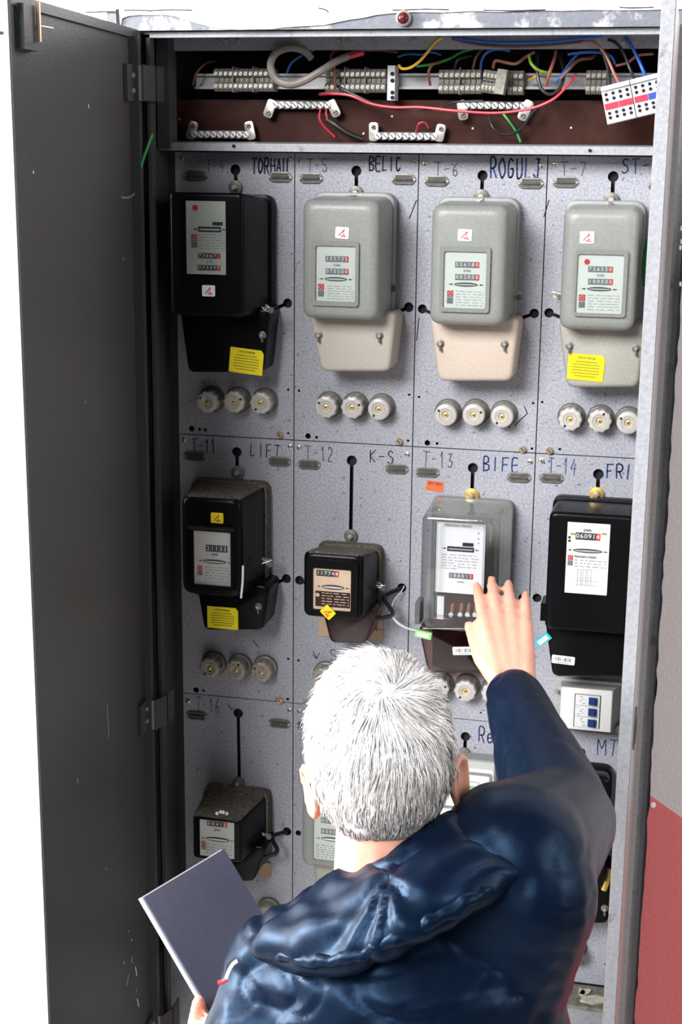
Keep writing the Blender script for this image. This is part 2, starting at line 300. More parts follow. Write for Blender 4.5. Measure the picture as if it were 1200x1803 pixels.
def handwriting(txt, px, py, wpx, hpx, m, parent, thick=.0013, q=0.0006, jit=.06):
    rnd = random.Random(txt + str(px)); o = A(px, py, q); w = (A(px + wpx, py, q) - o).x / max(len(txt), 1); h = o.z - A(px, py + hpx, q).z; b = MB()
    slope = (A(px + wpx, py, q).z - o.z) / max(A(px + wpx, py, q).x - o.x, .001)
    for i, ch in enumerate(txt):
        for st in GL.get(ch, []):
            P = [Vector((o.x + (i + x * .78 + rnd.uniform(-jit, jit)) * w, -q, o.z - h * (1 - y) + rnd.uniform(-jit, jit) * h * .6)) for x, y in st]
            P = spline(P, 3) if len(P) > 3 else P
            for k in range(len(P) - 1):
                d = (P[k + 1] - P[k]); 
                if d.length < 1e-5: continue
                n = Vector((-d.z, 0, d.x)).normalized() * thick / 2; e = d.normalized() * thick * .3
                b.add([P[k] - n - e, P[k + 1] - n + e, P[k + 1] + n + e, P[k] + n - e], [(0, 1, 2, 3)], m)
    ob = b.build('handwriting', parent); tag(ob, 'handwritten "%s" in marker pen' % txt if txt not in ('TORHAU', 'BELIC', 'ROGULJ') else 'handwritten name in marker pen'); return ob

# ------------------------------------------------------------------ setting
QF = .15                                                            # cabinet front and wall surface stand this far before the panels
XL = -.0135; XR = .874                                              # inner faces of the cabinet
ZC = A(600, 51, QF).z                                               # underside of the top fascia
ZB = ZT - 1.53                                                      # foot of the third row of panels
def struct(b, name, sharp=35): return tag(b.build(name, None, sharp), kind='structure')
b = MB(); b.bx(-3.2, 3.2, -4.5, .6, -.06, 0, 'floor'); struct(b, 'floor')
# plaster above: slab whose lower edge is broken over the metal fascia
edge = [(-3.2, None), (-.30, None), (155, 21), (205, 21), (206, 44), (212, 44), (214, 32), (225, 28), (245, 26), (290, 26), (310, 29), (330, 36), (350, 42), (375, 48), (395, 51), (420, 52), (480, 51), (500, 48), (530, 46), (570, 44), (592, 39), (612, 35), (640, 31), (662, 26), (690, 23), (730, 21), (780, 22), (830, 19), (880, 21), (930, 18), (990, 19), (1040, 17), (1090, 18), (1150, 17), (1190, 16), (3.2, None)]
bot = []
for x, y in edge:
    if y is None: bot.append((x, A(155 if x < 0 else 1190, 21 if x < 0 else 16, QF + .004).z))
    else: w = A(x, y, QF + .004); bot.append((w.x, w.z))
def slab(bot, top, y0, y1, m, name):
    n = len(bot); b = MB(); vs = [(x, y, z) for y in (y1, y0) for x, z in bot] + [(x, y, top) for y in (y1, y0) for x, z in bot]
    fs = []
    for i in range(n - 1):
        fs += [(i, i + 1, 2 * n + i + 1, 2 * n + i), (n + i + 1, n + i, 3 * n + i, 3 * n + i + 1), (i + 1, i, n + i, n + i + 1)]
    b.add(vs, fs, m); return struct(b, name)
slab(bot, 3.6, 0.35, -(QF + .004), 'white', 'wall_upper')
wu = bpy.data.objects['wall_upper']
for P in ([(206, 16), (207, 30), (208, 44)], [(150, 22), (170, 21), (190, 20), (206, 21)], [(218, 18), (250, 18), (262, 19), (300, 17), (338, 18)], [(560, 14), (573, 17), (578, 22)], [(690, 18), (750, 16), (790, 17)], [(1090, 13), (1110, 14), (1150, 13)], [(850, 18), (900, 19), (960, 17)]):
    b = MB()
    for i in range(len(P) - 1):
        p = A(*P[i], QF + .0046); q_ = A(*P[i + 1], QF + .0046); d = q_ - p; n_ = Vector((-d.z, 0, d.x)).normalized() * (.0028 if P[0][0] == 206 else .0009); b.add([p - n_, q_ - n_, q_ + n_, p + n_], [(0, 1, 2, 3)], 'hole')
    b.build('wall_crack', wu)
b = MB(); p = A(-4, 55, QF + .0006); q_ = A(6, 61, QF + .0006); b.bx(p.x, q_.x, -QF - .001, -QF, q_.z, p.z, 'hole')
b2 = b; b = MB(); b.bx(-3.2, -.062, -QF, .35, 0, ZC + .06, 'white'); wl = struct(b, 'wall_left'); b2.build('wall_crack', wl)
XW = A(1178, 842, QF).x
rnd = random.Random(3); prof = []
z = 0.0
while z < ZC + .06: prof.append((XW + rnd.uniform(-.0016, .0016), z)); z += .021
b = MB(); n = len(prof); vs = [(x, -QF, z) for x, z in prof] + [(x, .3, z) for x, z in prof] + [(3.2, -QF, z) for x, z in prof]
b.add(vs, [(i, i + 1, n + i + 1, n + i) for i in range(n - 1)] + [(i + 1, i, 2 * n + i, 2 * n + i + 1) for i in range(n - 1)], 'walltone')
wr = struct(b, 'wall_right')
for i, (x, y) in enumerate(((1199, 425), (1197, 436), (1199, 402), (1149, 1417), (1197, 500))):
    c = A(x, y, QF); b = MB(); b.loft(round_poly([(c.x + math.cos(a) * (.0022 if i != 3 else .005), c.z + math.sin(a) * (.0045 if i != 3 else .006)) for a in (0, 1.1, 2.2, 3.3, 4.4, 5.4)], .002, 2), -QF + .001, -QF - .0015, 'white', .0005, 2); b.build('plaster_chip', wr)

# ------------------------------------------------------------------ meter cabinet
CAB = thing('meter_cabinet', 'tall grey steel electricity meter cabinet with both doors open, built into the wall', 'cabinet', ((XL + XR) / 2, -QF, .55))
OFF = Vector(CAB.location)
def cabpart(b, name, label=None, sharp=35, parent=None):
    if parent is None: b.v = [v - OFF for v in b.v]; o = b.build(name, CAB, sharp)
    else: b.v = [v - OFF for v in b.v]; o = b.build(name, parent, sharp)
    if label: o['label'] = label
    return o
b = MB(); b.bx(-.0625, XW - .004, -QF - .0005, -QF + .02, ZC, ZC + .058, 'fascia'); cabpart(b, 'top_fascia', 'blue-grey top fascia with flaking white paint')
b = MB(); b.bx(-.0615, A(247, 400, QF).x, -QF, -QF + .02, .55, ZC, 'frame'); cabpart(b, 'side_stile')
b = MB(); b.bx(XR - .001, XW - .004, -QF + .01, -QF + .03, .55, ZC, 'frame'); cabpart(b, 'side_stile')
xl0 = A(255, 90, QF - .012).x; xl1 = A(263.5, 90, QF - .012).x
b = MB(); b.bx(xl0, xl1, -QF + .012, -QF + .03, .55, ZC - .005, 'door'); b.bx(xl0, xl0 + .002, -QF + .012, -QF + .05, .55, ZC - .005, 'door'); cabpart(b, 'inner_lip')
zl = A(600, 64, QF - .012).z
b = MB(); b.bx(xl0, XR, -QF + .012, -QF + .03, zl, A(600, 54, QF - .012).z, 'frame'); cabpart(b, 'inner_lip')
b = MB(); b.bx(XL - .003, XL, -QF + .02, .2, .55, ZC, 'door'); cabpart(b, 'side_wall')  # dark colour stands for the shade behind the left door
b = MB(); b.bx(XR, XR + .003, -QF + .02, .2, .55, ZC, 'frame'); cabpart(b, 'side_wall')
b = MB(); b.bx(XL, XR, -QF + .02, .2, ZC - .003, ZC, 'frame'); cabpart(b, 'roof_plate')
b = MB(); b.bx(XL, XR, .2, .203, .55, ZC, 'dark'); cabpart(b, 'back_plate')
# crossbar with bolts under the roof, mounting stile, sill under the terminal compartment
zc0 = A(600, 88, .03).z; zc1 = A(600, 66, .03).z
b = MB(); b.bx(XL, XR, -.03, -.024, zc0, zc1 + .012, 'frame'); xb = cabpart(b, 'crossbar', 'upper crossbar with bolts')
for x, y in ((383, 72), (399, 73), (418, 73), (597, 73), (613, 73), (729, 71), (1075, 74), (1097, 76)):
    c = A(x, y, .03) - OFF; b = MB(); b.cyl(c, c + Vector((0, -.004, 0)), .0042, 'screw', .003, 8); b.build('bolt', xb)
b = MB(); b.bx(A(276, 160, .06).x, A(297, 160, .06).x, -.06, -.02, A(290, 262, .06).z, zc1, 'door'); cabpart(b, 'mounting_stile')  # stile darkened in colour, shade beside the left door
zs0 = A(600, 268, .05).z; zs1 = A(600, 254, .05).z
b = MB(); o_ = [(-.05, zs0), (-.002, zs0), (-.002, zs1 + .003), (-.046, zs1)]
b.rings([[Vector((x, y, z)) for y, z in o_] for x in (A(274, 258, .05).x, XR)], 'frame'); sill = cabpart(b, 'compartment_sill', 'pale steel sill under the terminal compartment')
for x, y in ((411, 257), (1038, 265)):
    c = A(x, y, .0505) - OFF; b = MB(); b.cyl(c + Vector((0, .001, 0)), c + Vector((0, -.0006, 0)), .0028, 'hole', n=10); b.build('screw_hole', sill)
b = MB(); b.bx(XL, XR, .030, .034, A(600, 252, -.03).z - .03, A(600, 176, -.03).z, 'board'); bd = cabpart(b, 'terminal_board', 'dark brown bakelite board behind the brass bars')
for x, y in ((316, 210), (640, 235), (690, 205), (1005, 225), (832, 226)):
    c = A(x, y, -.03) - OFF; b = MB(); b.cyl(c, c + Vector((0, -.002, 0)), .002, 'screw', n=8); b.build('board_screw', bd)
r0 = A(440, 157, -.02); r1 = A(440, 130, -.02)
b = MB(); xa = A(345, 145, -.02).x; xe = XR
zr = lambda x: 0
b.bx(xa, xe, .020, .024, r0.z, r1.z, 'rail'); b.bx(xa, xe, .013, .020, r1.z - .004, r1.z, 'rail'); b.bx(xa, xe, .013, .020, r0.z, r0.z + .004, 'rail'); cabpart(b, 'terminal_rail', 'silver DIN rail carrying the terminal strips')
# dirty ledge and plinth at the foot
b = MB(); b.bx(XL, XR, -.075, .0, ZB - .012, ZB - .004, 'grime'); cabpart(b, 'bottom_ledge', 'grimy ledge below the last row of panels')
b = MB(); b.bx(XL, XR, -.075, -.072, .55, ZB - .012, 'frame'); cabpart(b, 'plinth_plate')

# meter panels, each a plate with keyholes
def cellrect(c, r):
    g = .0009; x0 = c * .22 + (g if c else .0); x1 = (c + 1) * .22 - g if c < 3 else XR - .002
    return x0, x1, ZT - (r + 1) * .5101 + g, ZT - r * .5101 - g
MET_KEY = {(0, 0): [((414, 299), 9, (416, 340))], (1, 0): [((627, 301), 9, (627, 345))], (2, 0): [((849, 309), 9, (847, 355))], (3, 0): [((1079, 311), 9.5, (1077, 358))],
           (0, 1): [((416.5, 796), 8.5, (418, 845))], (1, 1): [((619, 811), 9, (617, 945))], (2, 1): [((832, 824), 9, (830, 880))], (3, 1): [((1053, 835), 9.5, (1051, 880))],
           (0, 2): [((419, 1256), 8.5, (421, 1380))], (2, 2): [((819, 1297), 8.5, (817, 1335))], (1, 2): [((622, 1270), 8.5, (620, 1330))], (3, 2): [((1022, 1325), 8.5, (1020, 1360))]}
SIDE = {(0, 0): [((506, 534), 8, (478, 546))], (1, 0): [((526, 536), 7, (540, 540)), ((719, 541), 8.5, (694, 552))], (2, 0): [((743, 544), 8, (760, 552)), ((940, 552), 8.5, (912, 562))], (3, 0): [((966, 551), 8.5, (990, 560))],
        (0, 1): [((504, 1019), 8, (478, 1030))], (1, 1): [((527, 1022), 8, (545, 1030)), ((707, 1035), 8, (680, 1048))], (2, 1): [((729, 1038), 7.5, None), ((920, 1053), 8, None)], (3, 1): [((945, 1053), 8, None)],
        (0, 2): [((505, 1464), 7.5, (478, 1472))], (2, 2): [], (1, 2): [((525, 1467), 5, None)], (3, 2): []}
SMALL = {(0, 0): [(337, 755, 5), (351, 756, 2.8), (361, 757, 3), (507, 686, 2.2), (507, 763, 2)], (1, 0): [(542, 768, 5), (557, 770, 2.6), (526, 688, 2.2), (720, 695, 2.2), (718, 776, 2.4)], (2, 0): [(752, 780, 5), (769, 781, 2.6), (737, 699, 2.2), (936, 790, 2.4), (938, 710, 2.2)], (3, 0): [(985, 791, 2.4), (954, 708, 2.2)],
         (0, 1): [(345, 1215, 5), (358, 1216, 2.6), (507, 1160, 2.2), (506, 1231, 2.5)], (1, 1): [(525, 1163, 2.2), (734, 801, 2.2), (524, 1237, 2)], (2, 1): [(770, 1250, 2), (846, 1255, 1.8)], (3, 1): [(958, 815, 1.5)], (0, 2): [(390, 1290, 1.5)], (1, 2): [], (2, 2): [], (3, 2): [(1065, 1698, 2)]}
PANELS = {}
def hole_poly(c, rpx, e):
    p = A(*c); r = abs(A(c[0] + rpx, c[1]).x - p.x)
    if e is None: return keyhole((p.x, p.z), r)
    t = A(*e); d = Vector((t.x - p.x, t.z - p.z)); return keyhole((p.x, p.z), r, d, d.length, r * .36)
for r in range(3):
    for c in range(4):
        x0, x1, z0, z1 = cellrect(c, r); holes = [hole_poly(*k) for k in MET_KEY.get((c, r), []) + SIDE.get((c, r), [])]
        for x, y, s in SMALL.get((c, r), []): holes.append(hole_poly((x, y), s, None))
        holes = [h for h in holes if all(x0 + .001 < p[0] < x1 - .001 and z0 + .001 < p[1] < z1 - .001 for p in h)]
        out = rect(x0 - OFF.x, x1 - OFF.x, z0 - OFF.z, z1 - OFF.z); hs = [[(p[0] - OFF.x, p[1] - OFF.z) for p in h] for h in holes]
        PANELS[c, r] = plate_with_holes(out, hs, -OFF.y, -OFF.y + .003, 'panel', 'meter_panel', CAB)
b = MB(); b.bx(XL, 0.0, 0, .003, ZB, ZT, 'door'); cabpart(b, 'filler_strip')  # shade at the left end put in as dark colour
b = MB(); b.bx(XL, XR, .012, .015, ZB - .004, ZT, 'dark'); cabpart(b, 'panel_backing')
def onpanel(b, name, cell, label=None):
    b.v = [v - OFF for v in b.v]; o = b.build(name, PANELS[cell]); 
    if label: o['label'] = label
    return o
# label holders riveted to the panels
def holder(px, py, cell, s=1.0, dirty=False):
    c = A(px, py, .001); w = .0235 * s; h = .0095 * s; b = MB()
    o = round_poly([(c.x - w, c.z), (c.x - w * .72, c.z + h), (c.x + w * .72, c.z + h), (c.x + w, c.z), (c.x + w * .72, c.z - h), (c.x - w * .72, c.z - h)][::-1], .006, 3)
    i = rect(c.x - w * .62, c.x + w * .62, c.z - h * .72, c.z + h * .72)
    b.loft(o, 0, -.0016, 'holder', .0006, 2); b.bx(i[0][0], i[1][0], -.0019, -.0012, i[0][1], i[2][1], 'card')
    b.cyl((c.x - w * .62, -.003, c.z), (c.x + w * .62, -.003, c.z), .0022, 'card', n=6)
    for t in (i[0][1], i[2][1]): b.bx(i[0][0] - .001, i[1][0] + .001, -.0034, -.0014, t - .0008, t + .0008, 'holder')
    for s_ in (-1, 1): b.cyl((c.x + s_ * w * .82, -.001, c.z), (c.x + s_ * w * .82, -.004, c.z), .0030, 'screw', .002, 8)
    onpanel(b, 'label_holder', cell)
for px, py, cell in ((345, 309, (0, 0)), (493, 312, (0, 0)), (547, 314, (1, 0)), (710, 316, (1, 0)), (768, 319, (2, 0)), (934, 323, (2, 0)), (995, 321, (3, 0)), (1163, 326, (3, 0)), (343, 803, (0, 1)), (492, 813, (0, 1)), (544, 818, (1, 1)), (698, 826, (1, 1)), (752, 832, (2, 1)), (913, 841, (2, 1)), (970, 842, (3, 1)), (1137, 853, (3, 1)), (347, 1260, (0, 2)), (492, 1274, (0, 2)), (541, 1279, (1, 2)), (895, 1314, (2, 2))): holder(px, py, cell)
def pscrew(px, py, cell, r=4.2, m='screw'):
    c = A(px, py, 0); rr = r * .00101; b = MB(); b.lathe([(rr * 1.25, 0), (rr * 1.2, -.0008), (rr, -.0012), (rr * .9, -.0026), (rr * .4, -.0032)], m, c, 10); a = random.uniform(0, 3.1)
    b.box(c + Vector((0, -.0032, 0)), (rr * 1.6, .0006, rr * .35), 'hole', Matrix.Rotation(a, 3, 'Y')); onpanel(b, 'panel_screw', cell)
for px, py, cell in ((319, 278, (0, 0)), (511, 283, (0, 0)), (528, 283, (1, 0)), (728, 285, (1, 0)), (748, 288, (2, 0)), (953, 292, (2, 0)), (976, 290, (3, 0)), (324, 774, (0, 1)), (511, 786, (0, 1)), (526, 788, (1, 1)), (717, 800, (1, 1)), (933, 813, (2, 1)), (953, 811, (3, 1)), (331, 1234, (0, 2)), (510, 1251, (0, 2)), (527, 1253, (1, 2))): pscrew(px, py, cell, 4.2, 'screw')
for px, py, cell in ((493, 765, (0, 0)), (703, 777, (1, 0)), (920, 791, (2, 0)), (967, 793, (3, 0)), (494, 1233, (0, 1)), (539, 1239, (1, 1))):
    c = A(px, py, .0); b = MB(); b.lathe([(.0062, 0), (.0062, -.006), (.0048, -.0075)], 'brassscrew', c, 12); b.box(c + Vector((0, -.0075, 0)), (.008, .001, .0014), 'hole', Matrix.Rotation(.9, 3, 'Y')); onpanel(b, 'panel_screw', cell, 'brass thumb screw')
for t, x, y, w, h, m, cell, th in (('T-4', 363, 281, 34, 22, 'inkfaint', (0, 0), .0013), ('TORHAU', 443, 279, 66, 26, 'ink', (0, 0), .0028), ('T-5', 541, 280, 38, 22, 'inkfaint', (1, 0), .0015), ('BELIC', 650, 276, 58, 24, 'ink', (1, 0), .0024), ('T-6', 765, 286, 46, 24, 'inkfaint', (2, 0), .0015), ('ROGULJ', 863, 279, 92, 34, 'inkblue', (2, 0), .0028), ('T-7', 987, 285, 48, 24, 'inkfaint', (3, 0), .0015), ('ST-7', 1094, 279, 74, 26, 'inkblue', (3, 0), .0020),
                          ('T-11', 338, 772, 44, 24, 'ink', (0, 1), .0017), ('LIFT', 440, 781, 56, 22, 'ink', (0, 1), .0018), ('T-12', 537, 785, 52, 24, 'inkfaint', (1, 1), .0016), ('K-S', 650, 792, 48, 22, 'ink', (1, 1), .0018), ('T-13', 745, 795, 56, 26, 'inkfaint', (2, 1), .0017), ('BIFE', 850, 804, 68, 24, 'inkblue', (2, 1), .0023), ('T-14', 966, 806, 52, 28, 'inkblue', (3, 1), .0014), ('FRIZ', 1067, 817, 68, 24, 'inkblue', (3, 1), .0026),
                          ('STEP', 580, 1143, 72, 20, 'ink', (1, 1), .0013), ('T-16', 345, 1227, 44, 26, 'inkfaint', (0, 2), .0015), ('Rezo', 843, 1280, 58, 26, 'inkblue', (2, 2), .0023), ('MTA', 1052, 1301, 62, 28, 'inkblue', (3, 2), .0018)):
    o = handwriting(t, x, y, w, h, m, None, th); o.parent = PANELS[cell]; o.location = -OFF
b = MB(); c0 = A(551, 1146, .0006)
for a_, b_ in (((551, 1146), (557, 1160)), ((557, 1160), (549, 1152)), ((557, 1160), (562, 1150))):
    p = A(*a_, .0006); q_ = A(*b_, .0006); d = q_ - p; n_ = Vector((-d.z, 0, d.x)).normalized() * .0007; b.add([p - n_, q_ - n_, q_ + n_, p + n_], [(0, 1, 2, 3)], 'ink')
onpanel(b, 'handwriting', (1, 1), 'small pen arrow')
# scratches and cable marks on the panels
rnd = random.Random(11)
for cell, P in (((2, 0), [(922, 715), (928, 728), (915, 740), (905, 750)]), ((1, 0), [(733, 352), (720, 385)]), ((2, 0), [(737, 560), (733, 600)]), ((3, 0), [(957, 382), (966, 352)]), ((0, 1), [(445, 1128), (455, 1140)]), ((0, 2), [(402, 1240), (409, 1252)])):
    b = MB()
    for i in range(len(P) - 1):
        p = A(*P[i], .0005); q_ = A(*P[i + 1], .0005); d = q_ - p; n_ = Vector((-d.z, 0, d.x)).normalized() * .0008; b.add([p - n_, q_ - n_, q_ + n_, p + n_], [(0, 1, 2, 3)], 'hole')
    onpanel(b, 'scratch', cell)
b = MB(); c = A(765, 856, .0006); b.box(c, (.031, .0006, .018), 'orange', Matrix.Rotation(.06, 3, 'Y'))
st = onpanel(b, 'orange_sticker', (2, 1), 'orange warning sticker')
t_ = text_mesh('sticker_text', '873 503', .0075, A(765, 852, .0014) - OFF, 'ink', PANELS[2, 1], rotz=.06)

# ---- doors
DTOP = A(238, 53, QF).z; DH = DTOP - .52
def door(hinge_x, ang, L, name, label, outer_sign, hole=None):
    # local: u along the leaf from the hinge, thickness w, built in XZ (x=u) then turned
    root = None
    R_ = Matrix.Translation(Vector((hinge_x, -QF, 0)) - OFF) @ Matrix.Rotation(ang, 4, 'Z')
    return R_
LA = math.radians(4.5); LL = .58
# local x = distance along the leaf, local y: + = outer (left) side
def leaf_matrix(hx, dirx, diry, nx, ny):
    return Matrix(((dirx, nx, 0, hx - OFF.x), (diry, ny, 0, -QF - OFF.y), (0, 0, 1, -OFF.z), (0, 0, 0, 1)))
ML = leaf_matrix(XL, math.sin(LA), -math.cos(LA), -math.cos(LA), -math.sin(LA))
def on_leaf(px, py):      # pixel to (u, z) on the inner face of the left leaf
    d = _dir(px, py); P = Vector((XL, -QF, 0)); n = Vector((-math.cos(LA), -math.sin(LA), 0)); t = (P - CAMP).dot(n) / d.dot(n); w = CAMP + d * t - P
    return w.dot(Vector((math.sin(LA), -math.cos(LA), 0))), w.z
hu, hz = on_leaf(45.5, 767); hr = on_leaf(45.5, 778)
hole = keyhole((hu, hz), .006); hole = [(u, hz + (z - hz) * 2.3) for u, z in hole]
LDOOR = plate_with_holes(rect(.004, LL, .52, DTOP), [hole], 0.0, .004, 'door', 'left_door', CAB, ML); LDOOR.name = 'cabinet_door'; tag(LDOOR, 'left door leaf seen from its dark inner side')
def leafpart(b, name, label=None, mtx=ML, parent=None):
    b.v = [mtx @ v for v in b.v]; o = b.build(name, parent or LDOOR)
    if label: o['label'] = label
    return o
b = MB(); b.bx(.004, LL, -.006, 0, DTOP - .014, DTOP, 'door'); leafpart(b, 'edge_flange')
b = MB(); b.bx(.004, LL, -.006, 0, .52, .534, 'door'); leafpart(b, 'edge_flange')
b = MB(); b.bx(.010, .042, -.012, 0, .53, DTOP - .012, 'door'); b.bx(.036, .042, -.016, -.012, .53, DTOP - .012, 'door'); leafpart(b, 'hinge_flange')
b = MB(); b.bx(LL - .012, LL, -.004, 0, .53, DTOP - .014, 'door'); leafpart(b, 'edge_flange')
b = MB(); b.bx(LL, LL + .0012, -.001, .0055, .52, DTOP, 'connector'); leafpart(b, 'lit_edge', 'free edge of the door, whitened for the light on it')  # white strip painted for light catching the free edge
# latch bracket with its brass rod near the free edge
u0, z0 = on_leaf(26, 86); u1, _ = on_leaf(52, 86)
b = MB(); b.bx(u1, u0, -.014, 0, z0, DTOP - .01, 'door'); leafpart(b, 'latch_bracket')
ur, zr_ = on_leaf(46, 74)
b = MB(); b.cyl((ur, -.018, zr_), (ur, -.018, DTOP - .005), .0035, 'brassscrew', n=8); b.cyl((ur, -.018, zr_ + .02), (ur - .05, -.020, zr_ + .021), .0016, 'screw', n=6); leafpart(b, 'latch_rod', 'brass latch rod')
# scratches of bare metal on the door
b = MB(); rnd = random.Random(5)
for x, y, l, w in ((136, 1375, 7, 1.4), (155, 187, 8, 1.2), (58, 303, 5, 2), (216, 456, 6, 1), (238, 1710, 16, 2), (241, 1765, 14, 2), (226, 1725, 20, 1.2), (232, 1690, 10, 1), (186, 1530, 4, 1.2), (226, 1640, 3, 1.5), (231, 1655, 3, 1.5), (240, 1560, 3, 1.5), (80, 1598, 6, 1.5), (150, 708, 3, 1.5), (188, 1270, 60, .5), (218, 1695, 5, 1.5), (240, 1745, 8, 1.2)):
    a1 = on_leaf(x, y - l / 2); a2 = on_leaf(x + rnd.uniform(-2, 3) * l / 12, y + l / 2); e = .0007 * w
    b.add([(a1[0] - e, -.0004, a1[1]), (a1[0] + e, -.0004, a1[1]), (a2[0] + e, -.0004, a2[1]), (a2[0] - e, -.0004, a2[1])], [(0, 1, 2, 3)], 'white')
leafpart(b, 'paint_chips', 'bare scratches in the paint')
for py, k in ((146, 0), (1256, 1), (1806, 2)):
    cz = A(238, py, QF + .04).z; qh = QF + .04; xa_ = A(222, 146, qh).x; xb_ = A(250, 146, qh).x; xc_ = A(274, 146, QF + .01).x
    b = MB(); b.bx(.005, .075, -.007, -.001, cz - .029, cz + .029, 'door'); leafpart(b, 'hinge_leaf', mtx=ML, parent=CAB)
    b = MB(); b.bx(xa_, xb_, -qh, -qh + .003, cz - .028, cz + .028, 'frame'); b.rings([[Vector((x, y, z)) for x, y in ((xb_, -qh), (xc_, -QF - .01), (xc_, -QF - .006), (xb_, -qh + .004))] for z in (cz - .028, cz + .028)], 'door'); b.bx(xc_ - .003, xc_, -QF - .01, -QF + .03, cz - .028, cz + .028, 'door'); b.cyl((xb_, -qh + .004, cz - .029), (xb_, -qh + .004, cz + .029), .0045, 'door', n=8); hq = cabpart(b, 'hinge')
    for s_ in (-1, 1):
        c = Vector(((xa_ + xb_) / 2 - .002, -qh, cz + s_ * .012)) - OFF; b = MB(); b.cyl(c, c + Vector((0, -.004, 0)), .0055, 'brassscrew', .0045, 6); b.cyl(c + Vector((0, -.004, 0)), c + Vector((0, -.009, 0)), .003, 'screw', n=8); b.build('bolt', hq)
# right leaf, opened square to the panels: we see its edge and its outer side
RL = .43; TX0 = .848
MR = leaf_matrix(TX0, 0, -1, 1, 0)
RZ = A(1190, 12, .5).z
b = MB(); b.bx(.01, RL, .0, .0185, .52, DTOP, 'doorout'); b.v = [MR @ v for v in b.v]; RDOOR = b.build('cabinet_door', CAB); tag(RDOOR, 'right door leaf standing edge-on beside the meters')
b = MB(); b.bx(RL, RL + .002, .001, .0175, .52, DTOP, 'frame'); leafpart(b, 'edge_flange', None, MR, RDOOR)
b = MB(); cz = A(1130, 1283, .5).z; b.bx(RL - .10, RL - .06, .0183, .0215, cz - .026, cz + .026, 'holder'); b.bx(RL - .093, RL - .067, .0213, .0222, cz - .018, cz + .018, 'hole'); leafpart(b, 'lock_plate', 'lock plate on the door face', MR, RDOOR)
b = MB(); b.bx(.02, .05, .0185, .027, .52, DTOP, 'doorout'); leafpart(b, 'hinge_flange', None, MR, RDOOR)

# ------------------------------------------------------------------ electricity meters
def fr(xl, xr, yt, yb, q):      # pixel box on plane q -> x0,x1,z0,z1
    p = A(xl, (yt + yb) / 2, q); r = A(xr, (yt + yb) / 2, q); t = A((xl + xr) / 2, yt, q); d = A((xl + xr) / 2, yb, q); return p.x, r.x, d.z, t.z
class Meter:
    def __init__(s, name, label, cx, zb, group='electricity meters in the cabinet'):
        s.o = Vector((cx, 0, zb)); s.t = thing(name, label, 'electricity meter', s.o, group)
    def part(s, b, name, label=None, parent=None, sharp=35):
        b.v = [v - s.o for v in b.v]; o = b.build(name, parent or s.t, sharp)
        if label: o['label'] = label
        return o
    def text(s, name, body, size, loc, m, parent, rotz=0): return text_mesh(name, body, size, Vector(loc) - s.o, m, parent, rotz=rotz)
def sticker_white(mt, px, py, q, m='sticker', rot=0.0):
    c = A(px, py, q); b = MB(); R_ = Matrix.Rotation(rot, 3, 'Y')
    o = round_poly(rect(-.0115, .0115, -.0095, .0095), .002, 2); b.loft([tuple((R_ @ Vector((x, 0, z))).xz + c.xz) for x, z in o], c.y + .0005, c.y - .0006, m)
    for a_, e_, w in (((-.006, -.005), (.004, .006), .0015), ((.004, .006), (.001, -.002), .0010), ((-.002, -.005), (.007, -.006), .0018), ((.001, -.003), (.0055, -.003), .0014)):
        p = Vector((a_[0], 0, a_[1])); q_ = Vector((e_[0], 0, e_[1])); d = (q_ - p).normalized(); n = Vector((-d.z, 0, d.x)) * w / 2
        b.add([c + R_ @ v + Vector((0, -.0009, 0)) for v in (p - n, q_ - n, q_ + n, p + n)], [(0, 1, 2, 3)], 'red')
    return mt.part(b, 'sticker', 'small sticker with a red lightning mark')
def sticker_yellow(mt, x0, x1, y0, y1, q, rot=.05):
    a = fr(x0, x1, y0, y1, q); c = Vector(((a[0] + a[1]) / 2, -q, (a[2] + a[3]) / 2)); w = (a[1] - a[0]) / 2; h = (a[3] - a[2]) / 2; R_ = Matrix.Rotation(rot, 3, 'Y'); b = MB()
    o = [(-w, -h), (w, -h), (w, h * .7), (w * .85, h), (-w, h)]; b.loft([tuple((R_ @ Vector((x, 0, z))).xz + c.xz) for x, z in o], c.y + .0005, c.y - .0006, 'yellow')
    for k in range(6):
        ww = w * (1.5 if k not in (0, 5) else 1.2); b.box(c + R_ @ Vector((0, -.0008, h * (.42 - .22 * k))), (ww, .0002, h * .06), 'yellowink', R_)
    s = mt.part(b, 'warning_sticker', 'yellow warning sticker with printed lines')
    mt.text('sticker_text', 'UPOZORENJE', h * .22, c + R_ @ Vector((0, -.0009, h * .72)), 'ink', s, rot); return s
def register(mt, dial, px0, px1, py, q, digits, hpx=11, base='regblack', redn=1):
    x0, x1, z0, z1 = fr(px0, px1, py - hpx / 2, py + hpx / 2, q); b = MB(); n = len(digits); xr = x1 - (x1 - x0) / n * redn
    b.bx(x0, xr, -q - .0012, -q, z0, z1, base); b.bx(xr, x1, -q - .0012, -q, z0, z1, 'red' if redn else base)
    for k in range(1, n): xx = x0 + (x1 - x0) * k / n; b.bx(xx - .0002, xx + .0002, -q - .0014, -q - .001, z0, z1, 'print_')
    rg = mt.part(b, 'register', 'row of counter wheels', dial)
    for k, ch in enumerate(digits):
        if ch.strip(): 
            o = mt.text('register_digits' if k else 'register_digits', ch, (z1 - z0) * .95, (x0 + (x1 - x0) * (k + .5) / n, -q - .0014, (z0 + z1) / 2), 'digit', dial)
def dial(mt, x0, x1, y0, y1, q, m='paper', r=.002):
    a = fr(x0, x1, y0, y1, q); b = MB(); b.loft(round_poly(rect(*a), r, 2), -q + .001, -q - .0004, m); return mt.part(b, 'dial_plate')
